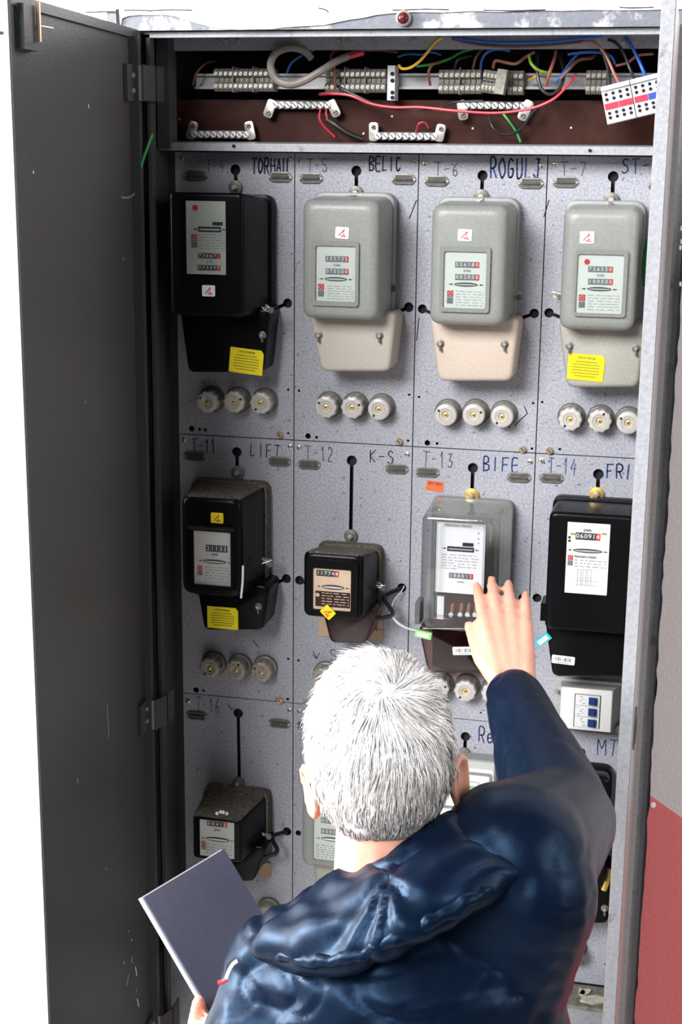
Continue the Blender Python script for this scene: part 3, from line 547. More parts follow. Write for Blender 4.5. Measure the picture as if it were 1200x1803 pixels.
def disc(mt, dl, x0, x1, y, q, dark=False, hpx=7):
    a = fr(x0, x1, y - hpx / 2, y + hpx / 2, q); b = MB(); cz = (a[2] + a[3]) / 2; h = (a[3] - a[2]) / 2
    if dark: b.bx(a[0], a[1], -q - .0012, -q, a[2], a[3], 'regblack'); b.bx(a[0] + .002, a[1] - .002, -q - .0016, -q - .0011, cz - h * .35, cz + h * .25, 'disc')
    else:
        n = 20; b.loft([((a[0] + a[1]) / 2 + math.cos(t * 2 * math.pi / n) * (a[1] - a[0]) / 2, cz + math.sin(t * 2 * math.pi / n) * h) for t in range(n)], -q, -q - .001, 'regblack')
        b.loft([((a[0] + a[1]) / 2 + math.cos(t * 2 * math.pi / n) * (a[1] - a[0]) * .46, cz - h * .05 + math.sin(t * 2 * math.pi / n) * h * .45) for t in range(n)], -q - .0009, -q - .0015, 'disc')
    for s_ in (-1, 1):
        xx = a[0] - .006 if s_ < 0 else a[1] + .006; b.add([(xx + s_ * .004, -q - .0007, cz), (xx - s_ * .003, -q - .0007, cz + .0013), (xx - s_ * .003, -q - .0007, cz - .0013)], [(0, 1, 2)], 'regblack')
    mt.part(b, 'disc', 'rotor disc slot with arrow marks', dl)
def lines(mt, dl, x0, x1, y0, y1, n, q, m='print_', seed=1, cols=2):
    rnd = random.Random(seed); b = MB(); a = fr(x0, x1, y0, y1, q)
    for k in range(n):
        z = a[3] - (a[3] - a[2]) * (k + .5) / n; x = a[0]
        while x < a[1] - .002:
            w = rnd.uniform(.003, .011); w = min(w, a[1] - x); b.bx(x, x + w, -q - .0007, -q - .0003, z - .0006, z + .0006, m); x += w + rnd.uniform(.0015, .005)
    mt.part(b, 'dial_print', None, dl)
def logo(mt, dl, px, py, q, s=.0055, m='red'):
    c = A(px, py, q); b = MB(); b.bx(c.x - s, c.x + s, -q - .0008, -q - .0002, c.z - s, c.z + s, m); n = 14
    b.lathe([(s * .7, 0), (s * .7, -.0003)], 'printfaint', (c.x, -q - .0008, c.z), 12); b.lathe([(s * .5, 0), (s * .5, -.0003)], m, (c.x, -q - .0011, c.z), 12)
    b.bx(c.x - s, c.x + s, -q - .0008, -q - .0002, c.z - 3.2 * s, c.z - 1.25 * s, 'reggrey'); mt.part(b, 'maker_mark', 'red square maker mark over a grey block', dl)
def lug(mt, px, py, q0=.004, brass=False, s=1.0):
    c = A(px, py, q0); b = MB(); b.loft(keyhole((c.x, c.z), .0125 * s), 0, -.006, 'brass' if brass else 'holder', .001, 2); b.bx(c.x - .006, c.x + .006, -.004, 0, c.z - .035, c.z, 'holder')
    b.cyl((c.x, -.006, c.z), (c.x, -.013, c.z), .0065 * s, 'screw', .005 * s, 6); b.cyl((c.x, -.013, c.z), (c.x, -.016, c.z), .003 * s, 'screw', n=8); mt.part(b, 'hanging_lug', 'hanging lug and screw')
def seal(mt, px, py, q, n=4):
    b = MB(); c = A(px, py, q); rnd = random.Random(px)
    for k in range(n): b.tube([c + Vector((rnd.uniform(-.010, .010), rnd.uniform(-.004, .004), rnd.uniform(-.005, .007))) for _ in range(4)], .0009, 'screw', 5, 4)
    b.cyl(c + Vector((.006, -.003, -.003)), c + Vector((.006, .003, -.003)), .0055, 'collar', n=10); mt.part(b, 'wire_seal', 'twisted wire seal')
def cover_screw(mt, px, py, q):
    c = A(px, py, q); b = MB(); b.lathe([(.0068, .001), (.0068, -.0015), (.0055, -.002)], 'holder', c, 14); b.cyl(c + Vector((0, -.002, 0)), c + Vector((0, -.007, 0)), .0038, 'screw', .003, 8)
    b.cyl(c + Vector((0, -.005, -.002)), c + Vector((.001, -.006, -.012)), .0022, 'collar', n=6); mt.part(b, 'cover_screw', 'sealing screw')

def grey_meter(label, hs, cov, win, stk, screws, key, covm, dials, yellow=None, qf=.13, qc=.075, seals=()):
    xl, xr, yt, yb = hs; a = fr(xl, xr, yt, yb, qf); cxp = (a[0] + a[1]) / 2; c0 = cov
    tq = [A(c0[0], c0[2], qc), A(c0[1], c0[2], qc), A(c0[5], c0[3], qc), A(c0[4], c0[3], qc)]
    mt = Meter('electricity_meter', label, cxp, tq[2].z)
    # base flange and deep rounded housing
    b = MB(); b.loft(round_poly(rect(a[0] - .004, a[1] + .004, a[2] - .004, a[3] + .006), .02, 5), -.004, -.030, 'mgrey', .003, 2); mt.part(b, 'base_flange')
    b = MB(); b.loft(round_poly(rect(a[0] - .001, a[1] + .001, a[2], a[3]), .020, 6), -.026, -qf, 'mgrey', .017, 6, .003); hsg = mt.part(b, 'housing', None, None, 60)
    b = MB(); ztop = a[2] + .012; xs = [tq[0].x, tq[1].x, tq[2].x, tq[3].x]
    b.loft(round_poly([(xs[0], ztop), (xs[3], tq[3].z), (xs[2], tq[2].z), (xs[1], ztop)], .014, 5), -.004, -qc, covm, .009, 4); mt.part(b, 'terminal_cover', None, None, 60)
    # window bezel, dial, glass
    o = fr(*win[0], qf + .004); i = fr(*win[1], qf + .004); b = MB(); b.frame(round_poly(rect(*o), .006, 3), round_poly(rect(*i), .004, 3), -qf + .001, -qf - .005, 'mbezel'); mt.part(b, 'window_bezel')
    d = dial(mt, *win[1], qf + .0006); qd = qf + .001; dials(mt, d, qd)
    b = MB(); b.bx(i[0], i[1], -qf - .0042, -qf - .0034, i[2], i[3], 'glass'); mt.part(b, 'window_pane')
    sticker_white(mt, stk[0], stk[1], qf + .0006, rot=stk[2])
    for s_ in screws: cover_screw(mt, s_[0], s_[1], qc)
    lug(mt, key[0], key[1]); seal(mt, key[0] - 6, key[1] + 8, .03)
    for s_ in seals: seal(mt, *s_, .03)
    if yellow: sticker_yellow(mt, *yellow, qc + .001)
    return mt
def gdial(l1, l2, x, y, lg, pr):
    def f(mt, d, q):
        register(mt, d, x[0], x[1], y[0], q, l1, 10, 'reggrey'); register(mt, d, x[0], x[1], y[1], q, l2, 10, 'reggrey'); disc(mt, d, x[0] - 2, x[1] - 2, y[2], q, False, 7)
        logo(mt, d, lg[0], lg[1], q, .005); lines(mt, d, *pr, 6, q, 'printfaint', int(x[0])); c = A((x[0] + x[1]) / 2, (y[0] + y[1]) / 2, q); mt.text('dial_text', 'kWh', .006, c + Vector((0, -.001, 0)), 'print_', d)
    return f
grey_meter('grey enamel meter with plain cream terminal cover, beside the top-left black meter', (528, 668, 348, 566), (541, 697, 563, 655, 564, 686), ((547, 631, 425, 539), (555, 625, 433, 531)), (602, 410, .06), ((561, 590), (668, 591)), (626, 340), 'mcream', gdial('155735', '070500', (573, 613), (456, 478, 491.5), (565, 505), (576, 622, 502, 528)), seals=((686, 505),))
grey_meter('grey enamel meter with pinkish beige terminal cover, third from left in the top row', (754, 893, 357, 577), (755, 914, 574, 672, 770, 901), ((773, 862, 434, 550), (780, 855, 443, 543)), (818, 414, .03), ((775, 605), (888, 606)), (847, 346), 'mpink', gdial('556180', '002050', (801, 843), (466, 488, 501), (792, 517), (802, 850, 511, 540)), seals=((908, 520),))
def dial4(mt, d, q):
    gdial('726550', '100000', (1035, 1078), (474, 496, 509), (1024, 524), (1034, 1090, 518, 548))(mt, d, q); c = A(1033, 461, q); b = MB(); b.lathe([(.0045, 0), (.0045, -.0005)], 'red', (c.x, -q - .0003, c.z), 14); mt.part(b, 'dial_emblem', 'round red emblem', d)
grey_meter('grey enamel meter with yellow sticker on its cover, beside the right door', (985, 1122, 363, 586), (981, 1138, 580, 683, 997, 1124), ((1010, 1103, 440, 558), (1014, 1096, 448, 552)), (1033, 418, 0), ((1002, 609), (1119, 613)), (1076, 352), 'mputty', dial4, (999, 1063, 624, 670), seals=((980, 520),))

def black_meter(name, label, hs, cov, qf, qc, key, body='black', top='black', back=None, r=.008, brass=False, fillet=.006, covm=None):
    a = fr(*hs, qf); tq = [A(cov[0], cov[2], qc), A(cov[1], cov[2], qc), A(cov[5], cov[3], qc), A(cov[4], cov[3], qc)]
    mt = Meter(name, label, (a[0] + a[1]) / 2, tq[2].z); bk = fr(*back, .02) if back else (a[0] - .003, a[1] + .003, a[2], a[3] + .004)
    b = MB(); b.loft(round_poly(rect(*bk), .016, 4), -.004, -.028, top, .003, 2); mt.part(b, 'base_flange')
    rs = []; 
    o1 = round_poly(rect(bk[0] + .004, bk[1] - .004, a[2] - .002, bk[3] - .004), .014, 4); o2 = round_poly(rect(*a), r, 4)
    def ring(o, y, k, ins=0):
        cxx = (a[0] + a[1]) / 2; czz = (a[2] + a[3]) / 2; w = (a[1] - a[0]) / 2; h = (a[3] - a[2]) / 2
        return [Vector((cxx + (p[0] - cxx) * (1 - ins / w), y, czz + (p[1] - czz) * (1 - ins / h))) for p in o]
    rs = [[Vector((p[0], -.026, p[1])) for p in o1], ring(o2, -qf + fillet, 0)]
    for j in range(1, 5): t = j / 4 * math.pi / 2; rs.append(ring(o2, -qf + fillet * (1 - math.sin(t)), 0, fillet * (1 - math.cos(t))))
    b = MB(); b.rings(rs, body)
    if top != body:                                                  # dust lies on the upward faces
        di = b.mi(top); n = len(o1)
        for k, f in enumerate(b.f):
            vs = [b.v[i] for i in f]
            nrm = (vs[1] - vs[0]).cross(vs[2] - vs[1])
            if len(f) == 4 and abs(nrm.z) > .75 * nrm.length and sum(v.z for v in vs) / 4 > (a[2] + a[3]) / 2: b.m[k] = di
    mt.part(b, 'housing', None, None, 40)
    b = MB(); zt = a[2] + .01
    b.loft(round_poly([(tq[0].x, zt), (tq[3].x, tq[3].z), (tq[2].x, tq[2].z), (tq[1].x, zt)], .012, 4), -.004, -qc, covm or body, .006, 3); mt.part(b, 'terminal_cover', None, None, 50)
    lug(mt, key[0], key[1], brass=brass); mt.a = a; return mt
# top-left black meter
m = black_meter('electricity_meter', 'black meter with tall white dial, in the top-left corner of the panels', (299, 428, 339, 557), (315, 475, 556, 656, 331, 463), .14, .07, (414, 330), back=(312, 480, 342, 560))
q = .141
d = dial(m, 328, 397, 354, 483, q, 'papergrey', .001); q += .0005
register(m, d, 349, 388, 450.5, q, '73667 ', 9); register(m, d, 349, 388, 471.5, q, '073597', 9); disc(m, d, 349, 389, 404, q, True, 9)
b = MB(); w = fr(374, 392, 391, 397, q); b.bx(w[0], w[1], -q - .001, -q, w[2], w[3], 'regblack'); m.part(b, 'tariff_flag', None, d)
logo(m, d, 342, 418.5, q, .0052); lines(m, d, 350, 396, 411, 440, 6, q, 'print_', 3); c = A(343.5, 366, q); b = MB(); b.lathe([(.0050, 0), (.0050, -.0005)], 'red', (c.x, -q - .0003, c.z), 14); m.part(b, 'dial_emblem', 'round red emblem', d)
m.text('dial_text', 'kWh', .006, A(369, 461, q + .001), 'print_', d); b = MB(); w = fr(327, 398, 353, 484, .145); b.bx(w[0], w[1], -.1452, -.1446, w[2], w[3], 'glass'); m.part(b, 'window_pane')
sticker_white(m, 367, 512, .1405); sticker_yellow(m, 404, 463, 614, 658, .071, .09); cover_screw(m, 462, 590, .07); seal(m, 471, 543, .08)
# LIFT meter
m = black_meter('electricity_meter', 'old black meter with dusty top and two yellow stickers, marked LIFT', (318, 425, 874, 1050), (344, 474, 1049, 1110, 359, 463), .135, .075, (418, 832), 'black', 'dust', (340, 472, 846, 1052), .02, fillet=.012)
q = .136; o = fr(334, 415, 928, 1036, q); i = fr(342, 407, 935, 1030, q); b = MB(); b.frame(rect(*o), rect(*i), -.134, -.141, 'black'); b.bx(o[0], o[1], -.146, -.134, o[3] - .004, o[3] + .001, 'blackdust'); m.part(b, 'window_bezel')
d = dial(m, 342, 407, 935, 1030, q, 'papergrey', .001); q += .0005; register(m, d, 363, 400, 966, q, '21133', 11, 'regblack', 0); disc(m, d, 358, 398, 989, q, False, 7); logo(m, d, 352, 1000, q, .0042); lines(m, d, 361, 405, 997, 1027, 6, q, 'print_', 9)
m.text('dial_text', 'kWh', .006, A(378, 977, q + .001), 'ink', d); sticker_white(m, 382, 912, .1355, 'yellow'); sticker_yellow(m, 365, 419, 1069, 1107, .076, .0); cover_screw(m, 455, 1068, .075); seal(m, 470, 990, .06)
b = MB(); p0 = A(427.5, 996, .131); p1 = A(424, 1053, .131); b.tube([p0, (p0 + p1) / 2 + Vector((.001, 0, 0)), p1], .0022, 'sticker', 6, 4); m.part(b, 'chipped_edge', 'white chip along the housing edge')
# small K-S meter
m = black_meter('electricity_meter', 'small black meter with beige dial and yellow diamond sticker, under a long slot', (533, 638, 974, 1090), (563, 668, 1086, 1133, 581, 646), .13, .07, (617, 944), 'black', 'dust', (558, 671, 958, 1088), .014, fillet=.010, covm='brownplas')
q = .131; o = fr(540, 630, 986, 1082, q); i = fr(551, 618, 1001, 1074, q); b = MB(); b.frame(round_poly(rect(*o), .006, 3), round_poly(rect(*i), .003, 3), -.129, -.135, 'black'); m.part(b, 'window_bezel')
d = dial(m, 551, 618, 1001, 1074, q, 'paperbeige', .002); q += .0005; register(m, d, 557, 596, 1009.5, q, '117744', 10); disc(m, d, 566, 606, 1034, q, False, 8)
b = MB(); w = fr(555, 616, 1042, 1069, q); b.bx(w[0], w[1], -q - .0006, -q, w[2], w[3], 'brownplas'); m.part(b, 'name_plate', 'brown printed name plate', d); lines(m, d, 566, 614, 1043, 1067, 5, q + .0005, 'paperbeige', 4)
c = A(559, 1047, q); b = MB(); b.lathe([(.0036, 0), (.0036, -.0005)], 'paperbeige', (c.x, -q - .0006, c.z), 12); m.part(b, 'dial_emblem', None, d)
sticker_white(m, 577, 1078, .1355, 'yellow', .75); seal(m, 668, 1032, .05)
b = MB(); b.tube([A(640, 1083, .06), A(668, 1088, .055), A(691, 1080, .05), A(677, 1052, .03), A(707, 1035, .0)], .0042, 'wblack', 7, 5); m.part(b, 'support_bracket', 'bent black bracket hooked into the slot')
c = thing('cardboard_shim', 'beige cardboard slip tucked behind the small black meter with beige dial', 'cardboard', A(617, 1122, .002)); cv = Vector(c.location)
b = MB(); w = fr(560, 674, 1088, 1124, .002); b.bx(w[0], w[1], -.0035, -.0005, w[2], w[3], 'card2'); b.v = [v - cv for v in b.v]; b.build('slip', c)
b = MB(); w = fr(660, 672, 1098, 1112, .004); b.bx(w[0], w[1], -.0040, -.0034, w[2] + .003, w[2] + .004, 'ink'); b.bx(w[0] + .003, w[0] + .004, -.0040, -.0034, w[2], w[3], 'ink'); b.v = [v - cv for v in b.v]; b.build('pen_mark', c)
# clear-cased BIFE meter
a = fr(739, 877, 909, 1114, .12); bk = fr(757, 899, 879, 1112, .02)
m = Meter('electricity_meter', 'clear plastic cased meter with bright white dial, behind the raised hand', (a[0] + a[1]) / 2, A(800, 1186, .07).z)
b = MB(); b.loft(round_poly(rect(bk[0], bk[1], bk[2], bk[3]), .014, 4), -.004, -.022, 'mbezel', .003, 2); m.part(b, 'base_plate')
b = MB(); o1 = round_poly(rect(*bk), .016, 5); o2 = round_poly(rect(*a), .016, 5); rs = [[Vector((p[0], -.022, p[1])) for p in o1]]
cxx = (a[0] + a[1]) / 2; czz = (a[2] + a[3]) / 2
for j in range(5):
    t = j / 4 * math.pi / 2; ins = .010 * (1 - math.cos(t)); rs.append([Vector((cxx + (p[0] - cxx) * (1 - ins / .065), -.12 + .010 * (1 - math.sin(t)), czz + (p[1] - czz) * (1 - ins / .1))) for p in o2])
b.rings(rs, 'clear', cap0=False); m.part(b, 'clear_cover', 'transparent plastic cover', None, 60)
o = fr(764, 854, 918, 1090, .121); i = fr(769, 849, 923, 1085, .121); b = MB(); b.frame(round_poly(rect(*o), .006, 3), round_poly(rect(*i), .005, 3), -.119, -.1235, 'clear'); m.part(b, 'cover_rim')
q = .104; d = dial(m, 767, 853, 921, 1045, q, 'paperbright', .001); q += .0005
disc(m, d, 787, 834, 967, q, True, 8); register(m, d, 790, 832, 1014, q, '188815', 9, 'reggrey'); b = MB(); w = fr(814, 833, 956, 962, q); b.bx(w[0], w[1], -q - .001, -q, w[2], w[3], 'regblack'); m.part(b, 'tariff_flag', None, d)
lines(m, d, 777, 803, 974, 1003, 6, q, 'printfaint', 6); lines(m, d, 806, 842, 976, 1002, 5, q, 'printfaint', 7); m.text('dial_text', 'TRIFAZNI STEVEC', .0062, A(806, 926, q + .001), 'print_', d); m.text('dial_text', 'kWh', .0055, A(810, 1025, q + .001), 'print_', d)
b = MB()
for k, yy in enumerate((939, 949, 957)):
    c = A(842, yy, q); b.lathe([(.0016, 0), (.0016, -.0004)], 'print_', (c.x, -q, c.z), 6)
m.part(b, 'dial_print', None, d)
b = MB(); w = fr(769, 852, 1046, 1090, .085); b.bx(w[0], w[1], -.085, -.02, w[2], w[3], 'brownplas'); mech = m.part(b, 'mechanism', 'brown mechanism with copper coils')
for px in (796, 812, 825, 838):
    c = A(px, 1062, .09); b = MB(); b.cyl(c + Vector((0, .02, .010)), c + Vector((0, -.002, -.014)), .0035, 'copper', n=8); m.part(b, 'coil', None, mech)
    c = A(px - 2, 1081, .09); b = MB(); b.cyl(c, c + Vector((0, -.006, 0)), .0042, 'paper', n=10); m.part(b, 'terminal_stud', None, mech)
b = MB(); w = fr(769, 776, 1050, 1090, .09); b.bx(w[0], w[0] + .012, -.09, -.084, w[2], w[3], 'sticker'); m.part(b, 'tag', None, mech)
b = MB(); t0 = A(735, 1113, .07); t1 = A(896, 1113, .07); t2 = A(884, 1186, .07); t3 = A(752, 1186, .07); b.loft(round_poly([(t0.x, t0.z + .01), (t3.x, t3.z), (t2.x, t2.z), (t1.x, t1.z + .01)], .010, 4), -.02, -.07, 'smoke', .006, 3); m.part(b, 'terminal_cover', 'smoked brown terminal cover', None, 50)
b = MB(); b.bx(t3.x + .004, t2.x - .004, -.045, -.004, t3.z + .006, t0.z, 'brownplas'); m.part(b, 'terminal_block')
lug(m, 830, 872, brass=True)
def barcode(m, px, py, q, rot):
    c = A(px, py, q); b = MB(); R_ = Matrix.Rotation(rot, 3, 'Y'); b.loft([tuple((R_ @ Vector((x, 0, z))).xz + c.xz) for x, z in round_poly(rect(-.020, .020, -.0075, .0075), .002, 2)], c.y + .0005, c.y - .0006, 'sticker'); rnd = random.Random(2); x = -.014
    while x < .014: w = rnd.choice((.0006, .001, .0016)); b.box(c + R_ @ Vector((x, -.0008, .001)), (w, .0003, .007), 'ink', R_); x += w + rnd.choice((.0008, .0014, .002))
    b.box(c + R_ @ Vector((0, -.0008, -.005)), (.02, .0003, .0012), 'print_', R_); m.part(b, 'barcode_label', 'white bar code label')
barcode(m, 816, 1146, .0715, -.10)
b = MB(); c = A(738, 1075, .05); b.bx(c.x - .005, c.x + .004, -.07, -.03, c.z - .02, c.z + .02, 'collar'); m.part(b, 'cover_clip')
b = MB(); c = A(745, 1117, .085); R_ = Matrix.Rotation(.15, 3, 'Y'); b.box(c, (.030, .006, .013), 'greenseal', R_); b.box(c + Vector((0, -.0035, 0)), (.022, .002, .007), 'sticker', R_); m.part(b, 'plastic_seal', 'green plastic seal tag')
b = MB(); b.tube([A(745, 1112, .08), A(715, 1105, .07), A(690, 1085, .05), A(692, 1060, .03), A(707, 1040, .01), A(711, 1032, 0)], .0012, 'wwhite', 6, 6); b.tube([A(745, 1112, .08), A(720, 1108, .07), A(700, 1098, .05), A(685, 1080, .04)], .0012, 'wwhite', 6, 6); m.part(b, 'seal_wire', 'thin white seal wire')
# FRIZ meter
m = black_meter('electricity_meter', 'large glossy black meter with white dial and bar code, beside the right door', (962, 1112, 905, 1114), (957, 1120, 1112, 1192, 972, 1112), .12, .085, (1050, 870), 'black', 'black', (968, 1122, 877, 1114), .012, True, .007)
q = .121; d = dial(m, 996, 1071, 921, 1046, q, 'paper', .001); q += .0005; register(m, d, 1013, 1056, 944.5, q, '060914', 12); disc(m, d, 1008, 1060, 970, q, False, 7); logo(m, d, 1003.5, 981.5, q, .0042)
lines(m, d, 1011, 1068, 985, 1001, 3, q, 'print_', 8); m.text('dial_text', 'TRIFAZNI STEVEC', .0048, A(1030, 981, q + .001), 'ink', d); m.text('dial_text', 'kWh', .0065, A(1034, 934, q + .001), 'ink', d)
b = MB()
for k in range(3):
    w = fr(1016 + k * 9, 1022 + k * 9, 1003, 1018, q)
    for z in (w[2], w[3]): b.bx(w[0], w[1], -q - .0006, -q - .0002, z - .0002, z + .0002, 'print_')
    for x in (w[0], w[1]): b.bx(x - .0002, x + .0002, -q - .0006, -q - .0002, w[2] - .012, w[3], 'print_')
for yy in (1022, 1030): w = fr(1012, 1052, yy, yy + 1, q); b.bx(w[0], w[1], -q - .0006, -q - .0002, w[2], w[2] + .0004, 'print_')
m.part(b, 'wiring_diagram', 'printed wiring diagram', d)
b = MB()
for yy in (946, 952): c = A(1002, yy, q); b.lathe([(.0024, 0), (.0024, -.0004)], 'regblack', (c.x, -q, c.z), 8)
for xx in (1008, 1063): c = A(xx, 940, q); b.bx(c.x - .004, c.x + .004, -q - .001, -q, c.z - .0015, c.z + .0015, 'brass')
m.part(b, 'dial_print', None, d); barcode(m, 991, 1162, .0865, .04)
b = MB(); c = A(957, 1072, .06); b.bx(c.x - .004, c.x + .004, -.08, -.03, c.z - .016, c.z + .016, 'black'); m.part(b, 'cover_clip')
b = MB(); c = A(956, 1126, .09); R_ = Matrix.Rotation(-.75, 3, 'Y'); b.box(c, (.028, .006, .014), 'cyan', R_); b.box(c + Vector((0, -.0035, 0)), (.020, .002, .008), 'sticker', R_); m.part(b, 'plastic_seal', 'cyan plastic seal tag')
b = MB(); b.cyl(A(1105, 1128, .085), A(1105, 1128, .088), .003, 'screw', n=8); m.part(b, 'cover_screw')
# third row
m = black_meter('electricity_meter', 'small dusty black meter above the folder, at the left of the third row', (339, 424, 1440, 1516), (358, 470, 1514, 1553, 372, 446), .13, .07, (419, 1379), 'black', 'dust', (360, 474, 1388, 1514), .008, fillet=.006)
q = .131; d = dial(m, 352, 412, 1446, 1509, q, 'papergrey', .001); q += .0005; register(m, d, 365, 400, 1451, q, '00415', 8); disc(m, d, 362, 404, 1478, q, False, 7); lines(m, d, 362, 408, 1486, 1506, 4, q, 'print_', 5); logo(m, d, 358, 1484, q, .004)
m.text('dial_text', 'kWh', .006, A(382, 1462, q + .001), 'ink', d); b = MB(); c = A(389, 1433, .128)
for k in range(4): b.sphere(c + Vector((.006 * k - .008, .004 * (k % 2), .002 * (k % 3))), .0035, 'sticker', 7, 5)
m.part(b, 'wire_seal', 'pale lead seals'); seal(m, 468, 1470, .05)
b = MB(); b.tube([A(446, 1512, .06), A(470, 1508, .055), A(488, 1498, .05), A(479, 1474, .03), A(505, 1464, .0)], .0042, 'wblack', 7, 5); m.part(b, 'support_bracket', 'bent black bracket hooked into the slot')
c = thing('cardboard_shim', 'beige cardboard slip behind the small dusty black meter above the folder', 'cardboard', A(460, 1542, .002)); cv = Vector(c.location); b = MB(); w = fr(450, 476, 1518, 1543, .002); b.bx(w[0], w[1], -.0035, -.0005, w[2], w[3], 'card2'); b.v = [v - cv for v in b.v]; b.build('slip', c)
def dial10(mt, d, q):
    register(mt, d, 565, 606, 1446, q, '008000', 9, 'reggrey'); register(mt, d, 565, 606, 1465, q, '000000', 9, 'reggrey'); disc(mt, d, 565, 606, 1478, q, False, 7); lines(mt, d, 556, 612, 1488, 1512, 6, q, 'print_', 12)
grey_meter('pale grey meter half hidden behind the man\'s head', (527, 655, 1355, 1537), (548, 672, 1534, 1590, 560, 660), ((545, 625, 1425, 1524), (551, 618, 1431, 1517)), (590, 1405, 0), ((566, 1552), (655, 1556)), (620, 1350), 'mputty', dial10, qf=.11)
a = fr(758, 868, 1352, 1490, .07); bk = fr(765, 876, 1334, 1492, .03)
m = Meter('electricity_meter', 'white electronic meter with green display, beside the man\'s right ear', (a[0] + a[1]) / 2, a[2]); b = MB(); b.loft(round_poly(rect(*bk), .008, 3), -.004, -.035, 'mbezel', .004, 3); m.part(b, 'base_flange')
b = MB(); b.loft(round_poly(rect(*a), .006, 3), -.03, -.07, 'boxwhite', .005, 3); m.part(b, 'housing')
b = MB(); o = fr(764, 864, 1358, 1425, .071); b.frame(round_poly(rect(*o), .004, 2), round_poly(rect(o[0] + .004, o[1] - .004, o[2] + .004, o[3] - .004), .003, 2), -.069, -.073, 'mbezel'); m.part(b, 'window_bezel')
b = MB(); w = fr(800, 836, 1383, 1402, .071); b.bx(w[0], w[1], -.0715, -.069, w[2], w[3], 'lcd'); m.part(b, 'display', 'green liquid crystal display'); b = MB(); w = fr(812, 842, 1376, 1408, .0705); b.frame(rect(*w), rect(w[0] + .001, w[1] - .001, w[2] + .001, w[3] - .001), -.0695, -.0712, 'print_'); m.part(b, 'display_border')
b = MB(); c = A(805, 1426, .072); b.cyl(c + Vector((0, .003, 0)), c + Vector((0, -.004, 0)), .005, 'collar', n=12); m.part(b, 'optical_port'); lug(m, 817, 1328); b = MB(); w = fr(846, 856, 1388, 1392, .071); b.bx(w[0], w[1], -.0712, -.07, w[2], w[3], 'print_'); m.part(b, 'dial_print')
m = black_meter('electricity_meter', 'black meter low at the right, mostly hidden behind the man', (950, 1068, 1365, 1560), (952, 1075, 1556, 1627, 960, 1070), .12, .085, (1020, 1350), 'black', 'black', (955, 1072, 1345, 1560), .012, False, .007)
cover_screw(m, 1064, 1599, .085); b = MB(); b.tube([A(1072, 1530, .09), A(1068, 1550, .095), A(1062, 1566, .095)], .006, 'brass', 8, 4); m.part(b, 'cable_sleeve', 'brass coloured sleeve')
q = .121; d = dial(m, 985, 1050, 1385, 1500, q, 'paper', .001); q += .0005; register(m, d, 998, 1036, 1408, q, '004120', 11); disc(m, d, 994, 1040, 1432, q, False, 7); lines(m, d, 992, 1044, 1442, 1490, 8, q, 'print_', 14)
# breaker box
a = fr(975, 1104, 1199, 1290, .0); bt = thing('breaker_box', 'grey and white breaker box with three blue switches, below the bar-coded black meter', 'breaker box', A(1040, 1290, 0)); bo = Vector(bt.location)
def bp(b, name, label=None, parent=None, sharp=35):
    b.v = [v - bo for v in b.v]; o = b.build(name, parent or bt, sharp); 
    if label: o['label'] = label
    return o
b = MB(); w = fr(974, 1103, 1198, 1288, .012); b.loft(round_poly(rect(*w), .004, 2), -.001, -.012, 'boxgrey', .002, 2); bp(b, 'back_plate')
f_ = fr(985, 1077, 1212, 1286, .06); g = fr(980, 1104, 1200, 1290, .012); b = MB()
b.rings([[Vector((x, -.012, z)) for x, z in rect(f_[0] - .003, f_[1] + .012, f_[2] - .003, g[3] - .003)], [Vector((x, -.06, z)) for x, z in rect(*f_)]], 'boxgrey'); bp(b, 'housing')
b = MB(); b.loft(round_poly(rect(f_[0] + .001, f_[1] - .001, f_[2] + .001, f_[3] - .001), .003, 2), -.0595, -.0615, 'boxwhite', .0008, 2); bp(b, 'front_plate', 'white front plate')
w = fr(1010, 1056, 1223, 1281, .062); b = MB(); b.frame(rect(*w), rect(w[0] + .0012, w[1] - .0012, w[2] + .0012, w[3] - .0012), -.0605, -.0628, 'regblack'); bp(b, 'window_frame')
for k in range(3):
    zc = w[3] - (w[3] - w[2]) * (k + .5) / 3; hh = (w[3] - w[2]) / 6.4; b = MB(); b.bx(w[0] + .0015, w[1] - .0015, -.064, -.060, zc - hh, zc + hh, 'boxwhite'); br = bp(b, 'breaker')
    xl_ = w[0] + (w[1] - w[0]) * .55; b = MB(); b.bx(xl_, xl_ + .0145, -.068, -.064, zc - hh * .68, zc + hh * .68, 'blue'); b.bx(xl_ + .003, xl_ + .011, -.073, -.067, zc - hh * .5, zc + hh * .5, 'blue'); bp(b, 'toggle', 'dark blue toggle', br)
    b = MB(); rnd = random.Random(k)
    for j in range(5): x = w[0] + .004 + rnd.uniform(0, .012); b.bx(x, x + rnd.uniform(.002, .006), -.0644, -.0639, zc + (j - 2) * hh * .32 - .0004, zc + (j - 2) * hh * .32 + .0004, 'print_' if j % 2 else 'bluestrip')
    bp(b, 'breaker_print', None, br)
b = MB(); c = A(979, 1216, .02); b.cyl(c, c + Vector((0, -.006, 0)), .004, 'screw', n=8); bp(b, 'screw'); b = MB(); c = A(1090, 1282, .03); b.cyl(c + Vector((0, .02, 0)), c + Vector((0, -.01, 0)), .008, 'holder', n=12); b.cyl(c + Vector((-.012, -.004, 0)), c + Vector((.014, -.004, 0)), .005, 'holder', n=10); bp(b, 'cable_gland', 'steel cable clamp')

